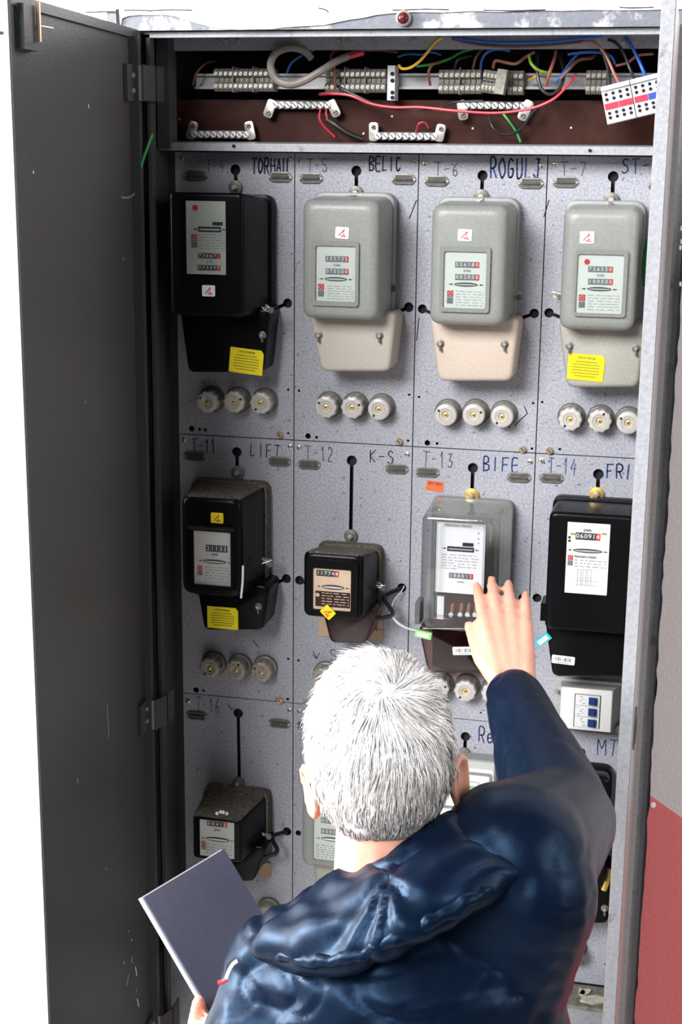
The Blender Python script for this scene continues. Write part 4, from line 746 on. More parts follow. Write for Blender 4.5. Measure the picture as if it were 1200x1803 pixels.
# ------------------------------------------------------------------ screw-in fuses
def make_fuse(wavy, dirty, rot):
    parts = []
    b = MB(); b.lathe([(.0245, .0), (.0245, -.003), (.0235, -.004), (.0215, -.004), (.0212, .0), (.0205, .0)], 'collar', (0, 0, 0), 26); b.lathe([(.0222, 0), (.0222, -.0065), (.0208, -.0072), (.0198, -.0065)], 'porcelaindirty' if dirty else 'holder', (0, 0, 0), 26); parts.append(('collar', b, None))
    pm = 'porcelaindirty' if dirty else 'porcelain'
    b = MB(); b.lathe([(.0185, -.004), (.0190, -.012), (.0192, -.020), (.0200, -.022), (.0200, -.029), (.0188, -.0325), (.0160, -.034), (.0118, -.0342), (.0112, -.033), (.0108, -.0325), (.0102, -.0335), (.0070, -.0330), (.0062, -.0310), (.0045, -.0300)], pm, (0, 0, 0), 60 if wavy else 26, .045 if wavy else None); parts.append(('cap', b, None))
    b = MB(); b.lathe([(.0047, -.028), (.0042, -.0312), (.002, -.0318)], 'brass', (0, 0, 0), 12); b.lathe([(.0015, -.031), (.0013, -.0325)], 'hole', (0, 0, 0), 8); parts.append(('sight_glass', b, 1))
    b = MB(); b.sphere((.0140 * math.cos(rot), -.0335, .0140 * math.sin(rot)), .0026, 'hole', 8, 5, (1, .5, 1)); parts.append(('notch', b, 1))
    return parts
FUSE_MESH = {}
def fuse(px, py, label, group, wavy, dirty, rot, cap_px=True):
    c = A(px, py, .033); key = (wavy, dirty, round(rot, 1)); t = thing('screw_fuse', label, 'fuse', (c.x, 0, c.z), group); made = []
    if key in FUSE_MESH:
        for name, me, par in FUSE_MESH[key]:
            o = bpy.data.objects.new(name, me); COL.objects.link(o); o.parent = t if par is None else made[par]; made.append(o)
    else:
        L_ = []
        for name, b, par in make_fuse(wavy, dirty, rot):
            o = b.build(name, t if par is None else made[par], 30); made.append(o); L_.append((name, o.data, par))
        FUSE_MESH[key] = L_
ORD = ('leftmost', 'middle', 'rightmost')
for pts, where, grp, dirty, wavy in ((((364, 708), (411, 708), (458, 710)), 'under the top-left black meter', 'fuses under the top-left black meter', False, (1, 1, 1)), (((573, 717), (619, 718), (666, 721)), 'under the meter with the plain cream cover', 'fuses under the cream-covered meter', False, (1, 1, 0)), (((784, 731), (833, 731), (883, 734)), 'under the meter with the pinkish cover', 'fuses under the pinkish-covered meter', False, (0, 0, 0)), (((1003, 739), (1055, 742), (1105, 745)), 'under the grey meter with the yellow sticker', 'fuses under the yellow-stickered grey meter', False, (1, 1, 0)),
                                     (((368, 1177), (414, 1181), (459, 1184)), 'under the LIFT meter', 'fuses under the LIFT meter', True, (1, 1, 1)), (((567, 1195), (612, 1199), (656, 1203)), 'under the small meter with the beige dial', 'fuses under the small beige-dial meter', True, (1, 1, 1)), (((771, 1213), (818, 1218), (866, 1222)), 'under the clear-cased meter', 'fuses under the clear-cased meter', False, (1, 1, 1))):
    for k, (x, y) in enumerate(pts):
        if where.startswith('under the small') and k: continue
        fuse(x, y, ('%s of the three porcelain screw fuses ' % ORD[k] + where) if not where.startswith('under the small') else 'porcelain screw fuse peeking out left of the man\'s white hair', grp, bool(wavy[k]), dirty, (-2.2, 1.1, 2.6, .4)[(k + len(where)) % 4])
fuse(466, 1613, 'porcelain screw fuse between the folder and the man\'s shoulder', 'fuses in the third row', True, True, 1.1)
fuse(1008, 1682, 'porcelain screw fuse low at the right, half behind the man\'s back', 'fuses in the third row', False, False, 2.6)

# ------------------------------------------------------------------ terminal compartment
def terminal_strip(x0, x1, y0, y1, n, label, q=-.005, rot=0):
    a = fr(x0, x1, y0, y1, q); t = thing('terminal_strip', label, 'terminal block', ((a[0] + a[1]) / 2, -q, a[2]), 'terminal strips on the rail'); o = Vector(t.location); w = (a[1] - a[0]) / n; h = a[3] - a[2]
    sh = None
    for k in range(n):
        if sh is None:
            b = MB(); pf = [(.018, 0), (-.006, 0), (-.012, h * .12), (-.012, h * .34), (-.004, h * .40), (-.004, h * .60), (-.012, h * .66), (-.012, h * .88), (-.006, h), (.018, h)]
            b.rings([[Vector((x, y, z)) for y, z in pf] for x in (w * .05, w * .95)], 'block')
            for z in (h * .23, h * .77): b.cyl((w / 2, -.0118, z), (w / 2, -.0132, z), w * .33, 'screw', n=8); b.box((w / 2, -.0134, z), (w * .5, .0005, w * .12), 'hole', Matrix.Rotation(.8, 3, 'Y'))
            b.cyl((w / 2, -.0042, h / 2), (w / 2, -.0055, h / 2), w * .3, 'holder' if rot == 0 else 'hole', n=8)
            p = b.build('terminal', t); sh = p.data; p.location = (a[0] - o.x, 0, 0)
        else:
            p = bpy.data.objects.new('terminal', sh); COL.objects.link(p); p.parent = t; p.location = (a[0] - o.x + k * w, 0, 0)
        if k % 4 == 3 and k < n - 1:
            b = MB(); b.bx((k + 1) * w + a[0] - o.x - .0006, (k + 1) * w + a[0] - o.x + .0006, -.014, .018, -.002, h + .003, 'block'); b.build('separator', t)
    if rot: t.rotation_euler = (0, rot, 0)
    return t
terminal_strip(379, 484, 121, 161, 12, 'grimy terminal strip on the rail left of the looped grey cable')
terminal_strip(574, 681, 122, 163, 12, 'terminal strip right of the looped grey cable, beside a pale end block')
terminal_strip(773, 848, 123, 165, 8, 'terminal strip of eight poles left of the tilted loose block')
terminal_strip(894, 922, 125, 167, 3, 'short three-pole terminal strip right of the tilted loose block')
terminal_strip(1031, 1068, 124, 166, 4, 'four-pole terminal strip left of the white connector block')
terminal_strip(847, 873, 124, 164, 4, 'loose tilted grey terminal block hanging over the rail', .02, .14)
t = thing('rail_end_block', 'pale grey end block clamped on the rail', 'terminal block', A(690, 178, -.0)); o = Vector(t.location); a = fr(684, 697, 116, 177, 0)
b = MB(); b.bx(a[0], a[1], -.012, .02, a[2], a[3], 'connector'); b.v = [v - o for v in b.v]; b.build('body', t)
for k, yy in enumerate((130, 142, 163, 172)): c = A(690.5, yy, .012) - o; b = MB(); b.cyl(c, c + Vector((0, -.001, 0)), .0035, 'hole', n=10); b.build('screw_hole', t)
b = MB(); a2 = fr(873, 890, 122, 166, .03); t = thing('marker_block', 'plain grey marker block beside the tilted terminal block', 'terminal block', (a2[0], -.03, a2[2])); o = Vector(t.location); b.box(Vector(((a2[0] + a2[1]) / 2, -.022, (a2[2] + a2[3]) / 2)), (a2[1] - a2[0], .03, a2[3] - a2[2]), 'block', Matrix.Rotation(.14, 3, 'Y')); b.v = [v - o for v in b.v]; b.build('body', t)
def bar(x0, x1, y, n, lugs, label, q=-.02):
    a = fr(x0, x1, y - 7, y + 7, q); t = thing('neutral_bar', label, 'busbar', ((a[0] + a[1]) / 2, .03, a[2]), 'brass terminal bars on the brown board'); o = Vector(t.location); slope = (A(x1, y, q).z - A(x0, y, q).z)
    b = MB(); e_ = (a[1] - a[0]) * .09; b.bx(a[0] + e_, a[1] - e_, .0145, .026, a[2], a[3], 'holder'); b.bx(a[0], a[0] + e_, .0135, .026, a[2], a[3], 'brass'); b.bx(a[1] - e_, a[1], .0135, .026, a[2], a[3], 'brass'); b.v = [v - o for v in b.v]; b.build('bar', t); sh = None
    for k in range(n):
        c = Vector((a[0] + (a[1] - a[0]) * (k + 1.0) / (n + 1.0), .014, (a[2] + a[3]) / 2)) - o
        if sh is None:
            b = MB(); b.cyl((0, 0, 0), (0, -.005, 0), .0060, 'digit', .0054, 10); b.box((0, -.0052, 0), (.009, .0007, .0014), 'hole', Matrix.Rotation(.8, 3, 'Y')); p = b.build('clamp_screw', t); sh = p.data
        else: p = bpy.data.objects.new('clamp_screw', sh); COL.objects.link(p); p.parent = t
        p.location = c
    for lx, ly, ex in lugs:
        e = A(lx, ly, q) - o; s = Vector((a[0] + .004 if ex < 0 else a[1] - .004, .0135, (a[2] + a[3]) / 2)) - o; e.y = s.y; d = (e - s); R_ = Matrix.Rotation(-math.atan2(d.z, d.x), 3, 'Y')
        b = MB(); ol = round_poly(rect(-.009, d.length + .008, -.0085, .0085), .006, 3); b.loft(ol, .002, -.001, 'screw', .0006, 2); b.v = [s + R_ @ v for v in b.v]
        b.cyl(e + Vector((0, -.001, 0)), e + Vector((0, -.004, 0)), .0045, 'holder', .004, 8); b.box(e + Vector((0, -.0043, 0)), (.007, .0006, .0012), 'hole', Matrix.Rotation(-.6, 3, 'Y')); b.build('fixing_lug', t)
bar(475, 590, 185, 9, ((474, 199, -1), (592, 198, 1)), 'brass terminal bar under the looped grey cable, lugs pointing down')
bar(334, 447, 237, 9, ((342, 222, -1), (440, 222, 1)), 'brass terminal bar in the bottom left corner of the compartment, lugs up')
bar(655, 778, 240, 9, ((659, 224, -1), (777, 227, 1)), 'brass terminal bar at the bottom centre of the compartment, lugs up')
bar(810, 934, 186, 9, ((816, 203, -1), (921, 204, 1)), 'brass terminal bar behind the long red wire, lugs pointing down')
# white connector block, hanging from its wires
t = thing('connector_block', 'white connector block with red and blue strips hanging at the upper right', 'connector', A(1110, 212, .06)); o = Vector(t.location)
ang = math.atan2(A(1062, 155, .06).z - A(1150, 133, .06).z, A(1150, 133, .06).x - A(1062, 155, .06).x); R_ = Matrix.Rotation(ang, 3, 'Y'); c0 = A(1070, 185, .06)
for k in range(2):
    u0 = -.006 + k * .0475; b = MB()
    b.box(c0 + R_ @ Vector((u0 + .0225, .012, 0)), (.046, .03, .060), 'connector', R_); b.box(c0 + R_ @ Vector((u0 + .0225, -.004, .026)), (.046, .006, .006), 'connector', R_); b.box(c0 + R_ @ Vector((u0 + .0225, -.004, -.0275)), (.046, .006, .004), 'connector', R_); b.v = [v - o for v in b.v]; body = b.build('housing', t)
    for j in range(4):
        for zz in (.0165, .0085, -.0135, -.0205): b = MB(); c = c0 + R_ @ Vector((u0 + .006 + j * .0112, -.003, zz)) - o; b.cyl(c, c + Vector((0, -.0008, 0)), .0028, 'hole', n=10); b.build('wire_port', body)
    for j in range(2):
        mm = 'redstrip' if (k == 0 or j == 0) else 'bluestrip'; b = MB(); b.box(c0 + R_ @ Vector((u0 + .0115 + j * .0225, -.0035, -.0025)), (.0215, .002, .0095), mm, R_); b.v = [v - o for v in b.v]; b.build('colour_strip', body)
# cables and wires
def wire(pts, r, m, label, q=0.0, name='wire', cat='wire', group='loose wires in the terminal compartment'):
    P = [A(p[0], p[1], p[2] if len(p) > 2 else q) for p in pts]; b = MB(); b.tube(P, r, m, 7, 6); o0 = P[0]; b.v = [v - o0 for v in b.v]; o = b.build(name, None); o.location = o0; tag(o, label, cat, group); return o
t = thing('cable', 'thick grey sheathed cable looped over the terminal rail, red end', 'cable', A(548, 103, .03), 'loose wires in the terminal compartment'); o0 = Vector(t.location)
b = MB(); b.tube([A(548, 103, .02), A(534, 89, .03), A(510, 84, .04), A(486, 93, .045), A(476, 115, .05), A(486, 140, .05), A(510, 149, .05), A(535, 142, .045), A(565, 125, .04), (A(590, 109, .03)), A(612, 99, .02)], .0065, 'wgrey', 9, 6); b.v = [v - o0 for v in b.v]; b.build('sheath', t)
b = MB(); b.tube([A(610, 100, .02), A(625, 97, .02), A(640, 92, .02)], .0048, 'wred', 8, 5); b.v = [v - o0 for v in b.v]; b.build('inner_core', t)
for args in (([(778, 66, .03), (765, 75, .03), (752, 92, .03), (738, 108, .03), (722, 119, .03), (708, 121, .03), (702, 115, .02)], .0024, 'wyellow', 'yellow wire sloping down left of the centre of the compartment'),
             ([(733, 117), (760, 113), (790, 104), (812, 92), (840, 84)], .0022, 'green', 'green wire behind the yellow wire'),
             ([(700, 100), (718, 95), (742, 96), (760, 92), (776, 97)], .002, 'wblue', 'blue wire curving behind the yellow wire'),
             ([(800, 66, .035), (830, 71, .04), (880, 75, .04), (960, 74, .04), (1020, 68, .04), (1062, 63, .035)], .0028, 'wblue', 'blue wire running along the upper crossbar'),
             ([(795, 68, .033), (840, 78, .035), (900, 82, .035), (970, 79, .035), (1030, 73, .035)], .0024, 'wbrown', 'brown wire running along the upper crossbar'),
             ([(1024, 74, .035), (1045, 74, .04), (1058, 86, .05), (1070, 105, .055), (1080, 128, .06), (1090, 147, .06)], .0024, 'wcopper', 'copper-brown wire going into the white connector block'),
             ([(1070, 70, .035), (1085, 76, .04), (1098, 95, .05), (1108, 120, .06), (1117, 141, .06)], .0026, 'wblack', 'black wire going into the white connector block'),
             ([(1100, 66, .035), (1108, 75, .04), (1120, 98, .05), (1130, 120, .06), (1136, 136, .06)], .0028, 'wblue', 'bright blue wire going into the white connector block'),
             ([(846, 122, .0), (848, 105, .01), (858, 92, .02), (875, 87, .02), (897, 90, .01)], .0022, 'wblue', 'blue wire arching above the tilted terminal block'),
             ([(868, 120, .01), (872, 107, .02), (890, 110, .02), (908, 112, .02), (925, 100, .01), (940, 92, 0)], .0026, 'wcopper', 'brown wire hooked above the short three-pole strip'),
             ([(931, 98, .02), (935, 112, .03), (948, 124, .03), (970, 129, .02)], .0026, 'wlime', 'yellow-green earth wire right of the short strip'),
             ([(930, 142, .0), (945, 133, .02), (958, 126, .02)], .002, 'wyellow', 'short yellow wire end beside the rail'),
             ([(562, 166, .0), (580, 165, .02), (615, 168, .03), (650, 182, .03), (690, 189, .03), (740, 189, .03), (800, 195, .035), (870, 199, .035), (930, 192, .035), (968, 178, .035), (990, 160, .03), (1015, 130, .02)], .0025, 'wred', 'long red wire sagging across the brass bars'),
             ([(590, 150, .01), (620, 165, .02), (670, 187, .025), (720, 193, .025), (770, 190, .025), (800, 180, .02), (850, 178, .02)], .0024, 'wblack', 'black wire running beside the long red wire'),
             ([(564, 192, -.01), (562, 208, -.005), (570, 222, -.005), (590, 242, -.005)], .002, 'wred', 'red wire dropping from the bar under the looped cable'),
             ([(574, 192, -.01), (574, 200, -.005), (576, 212, -.005)], .002, 'wred', 'short red wire stub beside the dropping red wire'),
             ([(575, 210, -.008), (590, 219, -.003), (612, 234, -.003), (640, 245, -.005)], .0042, 'wblack', 'thick black wire lying on the brown board'),
             ([(732, 232, -.01), (737, 218, -.003), (748, 216, -.003), (754, 226, -.008)], .0018, 'wred', 'little red wire loop on the bottom centre bar'),
             ([(884, 198, -.01), (896, 214, -.003), (908, 232, -.003), (916, 250, -.005)], .0020, 'green', 'green wire dropping from the right brass bar'),
             ([(861, 203, -.01), (866, 222, .0), (882, 236, .0), (905, 234, .0), (922, 220, .0), (936, 200, .0), (950, 185, 0)], .0022, 'wblack', 'black wire loop below the right brass bar'),
             ([(757, 150, .02), (754, 130, .03), (760, 115, .03), (775, 110, .02)], .0024, 'wbrown', 'brown wire bowing out left of the eight-pole strip'),
             ([(946, 96, .01), (945, 125, .03), (952, 155, .035), (968, 166, .035), (985, 155, .03), (992, 130, .02), (985, 95, 0)], .0030, 'wblack', 'black wire bundle loop beside the four-pole strip'),
             ([(960, 150, .02), (968, 125, .03), (975, 105, .02), (978, 90, .0)], .0028, 'wcopper', 'reddish wire inside the black loop'),
             ([(1022, 90, .01), (1005, 108, .02), (990, 130, .03), (976, 145, .03)], .0024, 'wblue', 'blue wire running down to the black loop'),
             ([(1046, 98, .0), (1040, 102, .01), (1018, 106, .02), (1003, 120, .03), (985, 140, .03)], .003, 'wbrown', 'brown wire curving above the four-pole strip'),
             ([(1000, 96, .01), (1030, 92, .02), (1060, 93, .02), (1076, 100, .03), (1082, 112, .02)], .0024, 'wblue', 'light blue wire curve above the white connector block'),
             ([(1083, 116, .02), (1105, 110, .02), (1122, 98, .02), (1150, 95, .02)], .0022, 'wcopper', 'thin copper wire behind the bright blue wire'),
             ([(1072, 150, .05), (1070, 120, .04), (1062, 95, .03), (1055, 80, .02)], .003, 'wblack', 'black wire at the left end of the white connector'),
             ([(340, 150, 0), (345, 130, .01), (362, 112, 0), (378, 108, -.02)], .0018, 'wbrown', 'thin brown wire at the far left of the compartment'),
             ([(505, 128, .01), (512, 112, .02), (530, 98, .02), (560, 85, .0), (590, 72, -.02)], .002, 'wblue', 'dim blue wire crossing behind the grey loop'),
             ([(566, 128, .02), (586, 108, .02), (620, 92, .02), (660, 88, .0), (700, 92, -.02)], .0024, 'wbrown', 'brown wire behind the red cable end'),
             ([(590, 160, .02), (588, 120, .025), (582, 98, .02), (596, 86, .0)], .0026, 'wbrown', 'brown tie wire across the grey cable'),
             ([(832, 122, .0), (838, 100, .01), (852, 84, .0)], .0022, 'wbrown', 'brown wire rising from the eight-pole strip'), ([(800, 122, 0), (806, 105, .01), (830, 98, 0)], .0022, 'wblack', 'black wire rising from the eight-pole strip')):
    wire(*args)
wire([(268, 236, .16), (258, 262, .165), (248, 292, .168), (241, 320, .18), (237, 338, .185)], .0028, 'green', 'green wire poking out beside the left door hinge', name='wire', group=None)
wire([(237, 338, .185), (230, 346, .205), (216, 348, .24), (204, 340, .265), (199, 326, .27)], .0022, 'wgrey', 'frayed grey wire end hooked on the left door', name='wire', group=None)
wire([(1141, 420, .05), (1135, 455, .05), (1134, 485, .05), (1137, 505, .05)], .0042, 'green', 'bright green wire beside the right door', name='wire', group=None)
# red pilot lamp on the fascia
t = thing('pilot_lamp', 'small dark red pilot lamp set in the top fascia', 'lamp', A(710, 32, QF + .005)); b = MB(); b.lathe([(.0125, .006), (.0125, -.003), (.009, -.004), (.009, .002)], 'holder', (0, 0, 0), 20); b.build('bezel', t); b = MB(); b.sphere((0, -.002, 0), .0088, 'lamp', 14, 8, (1, .7, 1)); b.build('lens', t)
# plaster flakes lying on the bottom ledge
for k, (x, y, s, a_) in enumerate(((1044, 1747, .026, .3), (1030, 1738, .018, 1.2), (1024, 1733, .012, 2.0), (1068, 1746, .004, .2))):
    c = A(x, y, .05 if k == 0 else .03); c.z = ZB - .004; b = MB(); rnd = random.Random(k); pts = [(math.cos(t) * s * rnd.uniform(.7, 1.1), math.sin(t) * s * .6 * rnd.uniform(.7, 1.1)) for t in (0, 1.2, 2.3, 3.4, 4.6, 5.5)]
    b.rings([[Vector((x_, y_, z_)) for x_, y_ in pts] for z_ in (0, .004)], 'flake'); o = b.build('plaster_flake', None); o.location = c; o.rotation_euler = (0, 0, a_)
    tag(o, ('largest pale plaster flake on the grimy bottom ledge', 'long pale plaster flake at the back of the bottom ledge', 'small plaster flake nearest the man on the bottom ledge', 'tiny white crumb by the door on the bottom ledge')[k], 'plaster flake', 'plaster flakes on the bottom ledge')
#PERSON
# ------------------------------------------------------------------ person
def capsule(b, p0, r0, p1, r1, n=14):
    p0 = Vector(p0); p1 = Vector(p1); ax = (p1 - p0); L_ = ax.length; ax.normalize(); u = ax.orthogonal().normalized(); w = ax.cross(u); rs = []
    for k in range(1, 5): a = -math.pi / 2 + k / 5 * math.pi / 2; rs.append((p0 + ax * (math.sin(a) * r0), math.cos(a) * r0))
    rs += [(p0, r0), (p1, r1)]
    for k in range(1, 5): a = k / 5 * math.pi / 2; rs.append((p1 + ax * (math.sin(a) * r1), math.cos(a) * r1))
    b.rings([[c + (u * math.cos(2 * math.pi * j / n) + w * math.sin(2 * math.pi * j / n)) * r for j in range(n)] for c, r in rs], 'skin')
def chain(b, pts, rad):
    for i in range(len(pts) - 1): capsule(b, pts[i], rad[i], pts[i + 1], rad[i + 1])
def remesh(b, name, voxel, m, parent, smooth=4, disp=None, sub=None):
    o = b.build(name, None); md = o.modifiers.new('r', 'REMESH'); md.mode = 'VOXEL'; md.voxel_size = voxel; md.use_smooth_shade = True
    if smooth: s = o.modifiers.new('s', 'SMOOTH'); s.factor = .5; s.iterations = smooth
    dg = bpy.context.evaluated_depsgraph_get(); me = bpy.data.meshes.new_from_object(o.evaluated_get(dg)); bpy.data.objects.remove(o)
    if disp:
        nm = [v.normal.copy() for v in me.vertices]
        for v, n in zip(me.vertices, nm): v.co = disp(v.co.copy(), n)
    me.materials.clear()
    for k in ([m] if isinstance(m, str) else m): me.materials.append(M[k])
    me.polygons.foreach_set('use_smooth', [True] * len(me.polygons)); me.update(); ob = bpy.data.objects.new(name, me); COL.objects.link(ob); ob.parent = parent; return ob
HC = RP(673, 1334, 1.645)
roll = math.radians(-7); yaw = math.radians(8)
HR = Matrix.Rotation(yaw, 3, 'Z') @ Matrix.Rotation(roll, 3, 'Y') @ Matrix.Rotation(math.radians(-2), 3, 'X')     # local x right, y forward (towards the meters), z up
def H(x, y, z): return HC + HR @ Vector((x, y, z))
Ls = RP(515, 1715, 1.67); Rs = RP(905, 1515, 1.62); Le = RP(405, 2010, 1.60); Lw = RP(372, 1872, 1.78)
Re = RP(988, 1450, 1.80); Rw = RP(905, 1222, 2.04); Rk = RP(888, 1092, 2.12); Rt = RP(876, 1015, 2.18)
NB = HC + Vector((.012, -.035, -.175))                                # base of the neck
PEL = Vector((NB.x + .03, NB.y + .01, .93))
PT = thing('person', 'person with white hair seen from behind in dark navy jacket, raising one hand', 'person', (PEL.x, PEL.y, 0)); PO = Vector(PT.location)
b = MB()
b.sphere(H(0, -.006, .012), 1, 'skin', 22, 14, (.075, .094, .100), HR)                          # skull
b.sphere(H(0, .030, -.045), 1, 'skin', 18, 12, (.058, .062, .082), HR)                          # face
b.sphere(H(0, .060, -.100), 1, 'skin', 12, 8, (.030, .026, .020), HR)                           # chin
b.sphere(H(0, .088, -.006), 1, 'skin', 12, 8, (.052, .014, .010), HR)                           # brow
capsule(b, H(0, .092, -.012), .009, H(0, .112, -.046), .014, 10); b.sphere(H(.012, .100, -.048), .010, 'skin', 8, 6); b.sphere(H(-.012, .100, -.048), .010, 'skin', 8, 6)
for s_ in (-1, 1):
    b.sphere(H(.038 * s_, .070, -.040), 1, 'skin', 10, 8, (.022, .020, .020), HR)
    earc = H(.079 * s_, -.004, -.030); ER = HR @ Matrix.Rotation(math.radians(-24 * s_), 3, 'Z') @ Matrix.Rotation(math.radians(8), 3, 'X')
    for k in range(12):
        t0 = math.radians(-60 + 25 * k); t1 = math.radians(-60 + 25 * (k + 1))
        f = lambda t: earc + ER @ Vector((s_ * (.006 + .005 * max(0, math.sin(t))), .018 * math.cos(t) - .004, .031 * math.sin(t)))
        capsule(b, f(t0), .0050, f(t1), .0050, 8)
    b.sphere(earc, 1, 'skin', 10, 8, (.006, .017, .029), ER); b.sphere(earc + ER @ Vector((s_ * .002, .002, -.030)), .0085, 'skin', 8, 6)
capsule(b, H(0, -.020, -.06), .056, NB, .060, 16)
chain(b, [NB, Vector((PEL.x, PEL.y, 1.25)), PEL], [.07, .10, .10]); 
chain(b, [NB + Vector((-.03, 0, -.05)), Ls, Le, Lw], [.05, .045, .036, .026]); chain(b, [NB + Vector((.03, 0, -.05)), Rs, Re, Rw], [.05, .045, .036, .026])
for s_ in (-1, 1): chain(b, [PEL + Vector((.09 * s_, 0, 0)), Vector((PEL.x + .10 * s_, PEL.y + .02, .50)), Vector((PEL.x + .10 * s_, PEL.y, .09))], [.085, .055, .04])
# right hand: open, back towards us, thumb to the left
def hand(b, wr, kn, side, out, spread, curl, fl=(.070, .078, .073, .058), thumb=(.034, .030), ts=-1, rad=.0086):
    f = (kn - wr).normalized(); s = (side - f * side.dot(f)).normalized(); o = out; L_ = (kn - wr).length
    for k in range(4):
        u = (-.030, -.010, .010, .029)[k]; kp = kn + s * u + f * (0, .004, .001, -.008)[k]; capsule(b, wr + s * u * .55, .016, kp, .0115, 10)
        d = (f + s * spread[k] + o * curl[0]).normalized(); p1 = kp + d * fl[k] * .5; d2 = (d + o * curl[1]).normalized(); p2 = p1 + d2 * fl[k] * .30; d3 = (d2 + o * curl[2]).normalized(); p3 = p2 + d3 * fl[k] * .26
        chain(b, [kp, p1, p2, p3], [rad * 1.05, rad, rad * .92, rad * .8])
    t0 = wr + f * L_ * .25 + s * ts * .022; d = (s * ts * .5 + f * .85 + o * .25).normalized(); t1 = t0 + d * .040; d2 = (s * ts * .22 + f * .95 + o * .25).normalized(); t2 = t1 + d2 * thumb[0]; t3 = t2 + (d2 + f * .2).normalized() * thumb[1]
    chain(b, [t0, t1, t2, t3], [.016, .0125, .0100, .0085])
away = -cz_ * -1.0
away = (RP(884, 1105, 2.2) - RP(884, 1105, 2.1)).normalized()
hand(b, Rw, Rk, cx_, away, (-.07, -.02, .04, .12), (.10, .20, .22))
# left hand gripping the folder edge
FA = RP(248, 1583, 1.74); FB = RP(389, 1498, 1.90); FD = RP(451, 1932, 1.70)
fu = (FB - FA); fv = (FD - FA); fn = fu.cross(fv).normalized()
if fn.dot(CAMP - FA) < 0: fn = -fn
gp = FA + fv * .77
Lk = gp - fu.normalized() * .012 - fn * .012
hand(b, Lw, Lk, fv.normalized(), fu.normalized() * .8 - fn * .2, (-.1, 0, .05, .1), (.55, .75, .6), ts=-1)
body = remesh(b, 'body', .0046, 'skin', PT, 3); body.location = -PO
# face details
for s_ in (-1, 1):
    b = MB(); b.sphere(H(.031 * s_, .079, -.014), .0125, 'eye', 12, 8); b.sphere(H(.031 * s_, .0885, -.014), .0050, 'iris', 8, 6); o = b.build('eye', PT); o.location = -PO
b = MB(); b.sphere(H(0, .091, -.073), 1, 'lip', 12, 8, (.022, .006, .007), HR); o = b.build('mouth', PT); o.location = -PO
# hair: scalp cap and strands radiating from the whorl
def hairpt(th, ph, k=1.0):
    return Vector((math.cos(ph) * math.cos(th) * .0815 * k, math.cos(ph) * math.sin(th) * .1010 * k - .006, math.sin(ph) * .1095 * k + .012))
def hairline(p):                                                      # True where hair grows (local head coordinates)
    if p.z < -.098 + .0 * p.y: return False
    ax = abs(p.x)
    if p.y > .052: return p.z > .062 + (p.y - .052) * .2
    if p.y > -.012 and p.z < .000 + (p.y + .012) * .9: return p.y < .012 and p.z > -.028
    if p.z < -.030 and p.y > -.030: return False
    return True
b = MB(); NT, NP = 64, 44; idx = {}; vs = []; fs = []
for i in range(NP + 1):
    for j in range(NT):
        p = hairpt(2 * math.pi * j / NT, -math.pi / 2 * .98 + math.pi * .98 * i / NP); nz = noise.noise(p * 45) * .0018; vs.append(H(*(p * (1 + nz / .09 - .014))))
for i in range(NP):
    for j in range(NT):
        q4 = [i * NT + j, i * NT + (j + 1) % NT, (i + 1) * NT + (j + 1) % NT, (i + 1) * NT + j]
        pc = hairpt(2 * math.pi * (j + .5) / NT, -math.pi / 2 * .98 + math.pi * .98 * (i + .5) / NP)
        if hairline(pc): fs.append(q4)
b.add(vs, fs, 'hair'); cap = b.build('hair', PT, 80); cap.location = -PO; tag(cap, 'short white hair, greyer at the nape')
whorl = hairpt(math.radians(-62), math.radians(52)); rnd = random.Random(21); b = MB(); bi = b.mi('hair'); gi = b.mi('hairgrey')
for k in range(40000):
    z = rnd.uniform(-.98, 1); th = rnd.uniform(0, 2 * math.pi); ph = math.asin(z); p = hairpt(th, ph, .985)
    if not hairline(p): continue
    n = Vector((p.x / .0815 ** 2, (p.y + .006) / .101 ** 2, (p.z - .012) / .1095 ** 2)).normalized()
    d = p - whorl; r_ = d.length; d = d - n * d.dot(n); sw = n.cross(d)
    g = Vector((0, -.15, -1)) - n * Vector((0, -.15, -1)).dot(n)
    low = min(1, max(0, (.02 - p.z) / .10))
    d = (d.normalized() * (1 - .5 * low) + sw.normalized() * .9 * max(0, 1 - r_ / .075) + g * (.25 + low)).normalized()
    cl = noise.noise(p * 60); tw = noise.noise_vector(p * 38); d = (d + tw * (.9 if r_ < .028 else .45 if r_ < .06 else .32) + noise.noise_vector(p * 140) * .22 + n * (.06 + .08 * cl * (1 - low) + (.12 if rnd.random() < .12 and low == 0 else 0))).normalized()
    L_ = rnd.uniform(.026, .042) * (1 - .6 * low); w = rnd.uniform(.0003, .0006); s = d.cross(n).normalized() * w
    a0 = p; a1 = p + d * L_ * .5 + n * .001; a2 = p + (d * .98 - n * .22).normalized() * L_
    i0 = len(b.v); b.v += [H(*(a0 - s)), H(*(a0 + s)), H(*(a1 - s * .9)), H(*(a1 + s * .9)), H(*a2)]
    mm = gi if rnd.random() < .16 + .62 * min(1, max(0, (.05 - p.z) / .13)) + .15 * max(0, p.x / .08) else bi  # greyer low down; extra grey on the right is shade put into the colour
    b.f += [[i0, i0 + 1, i0 + 3, i0 + 2], [i0 + 2, i0 + 3, i0 + 4]]; b.m += [mm, mm]
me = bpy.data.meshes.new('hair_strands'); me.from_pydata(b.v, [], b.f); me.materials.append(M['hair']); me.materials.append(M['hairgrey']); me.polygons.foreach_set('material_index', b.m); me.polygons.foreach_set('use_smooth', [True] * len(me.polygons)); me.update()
o = bpy.data.objects.new('hair_strands', me); COL.objects.link(o); o.parent = cap; o['kind'] = 'stuff'
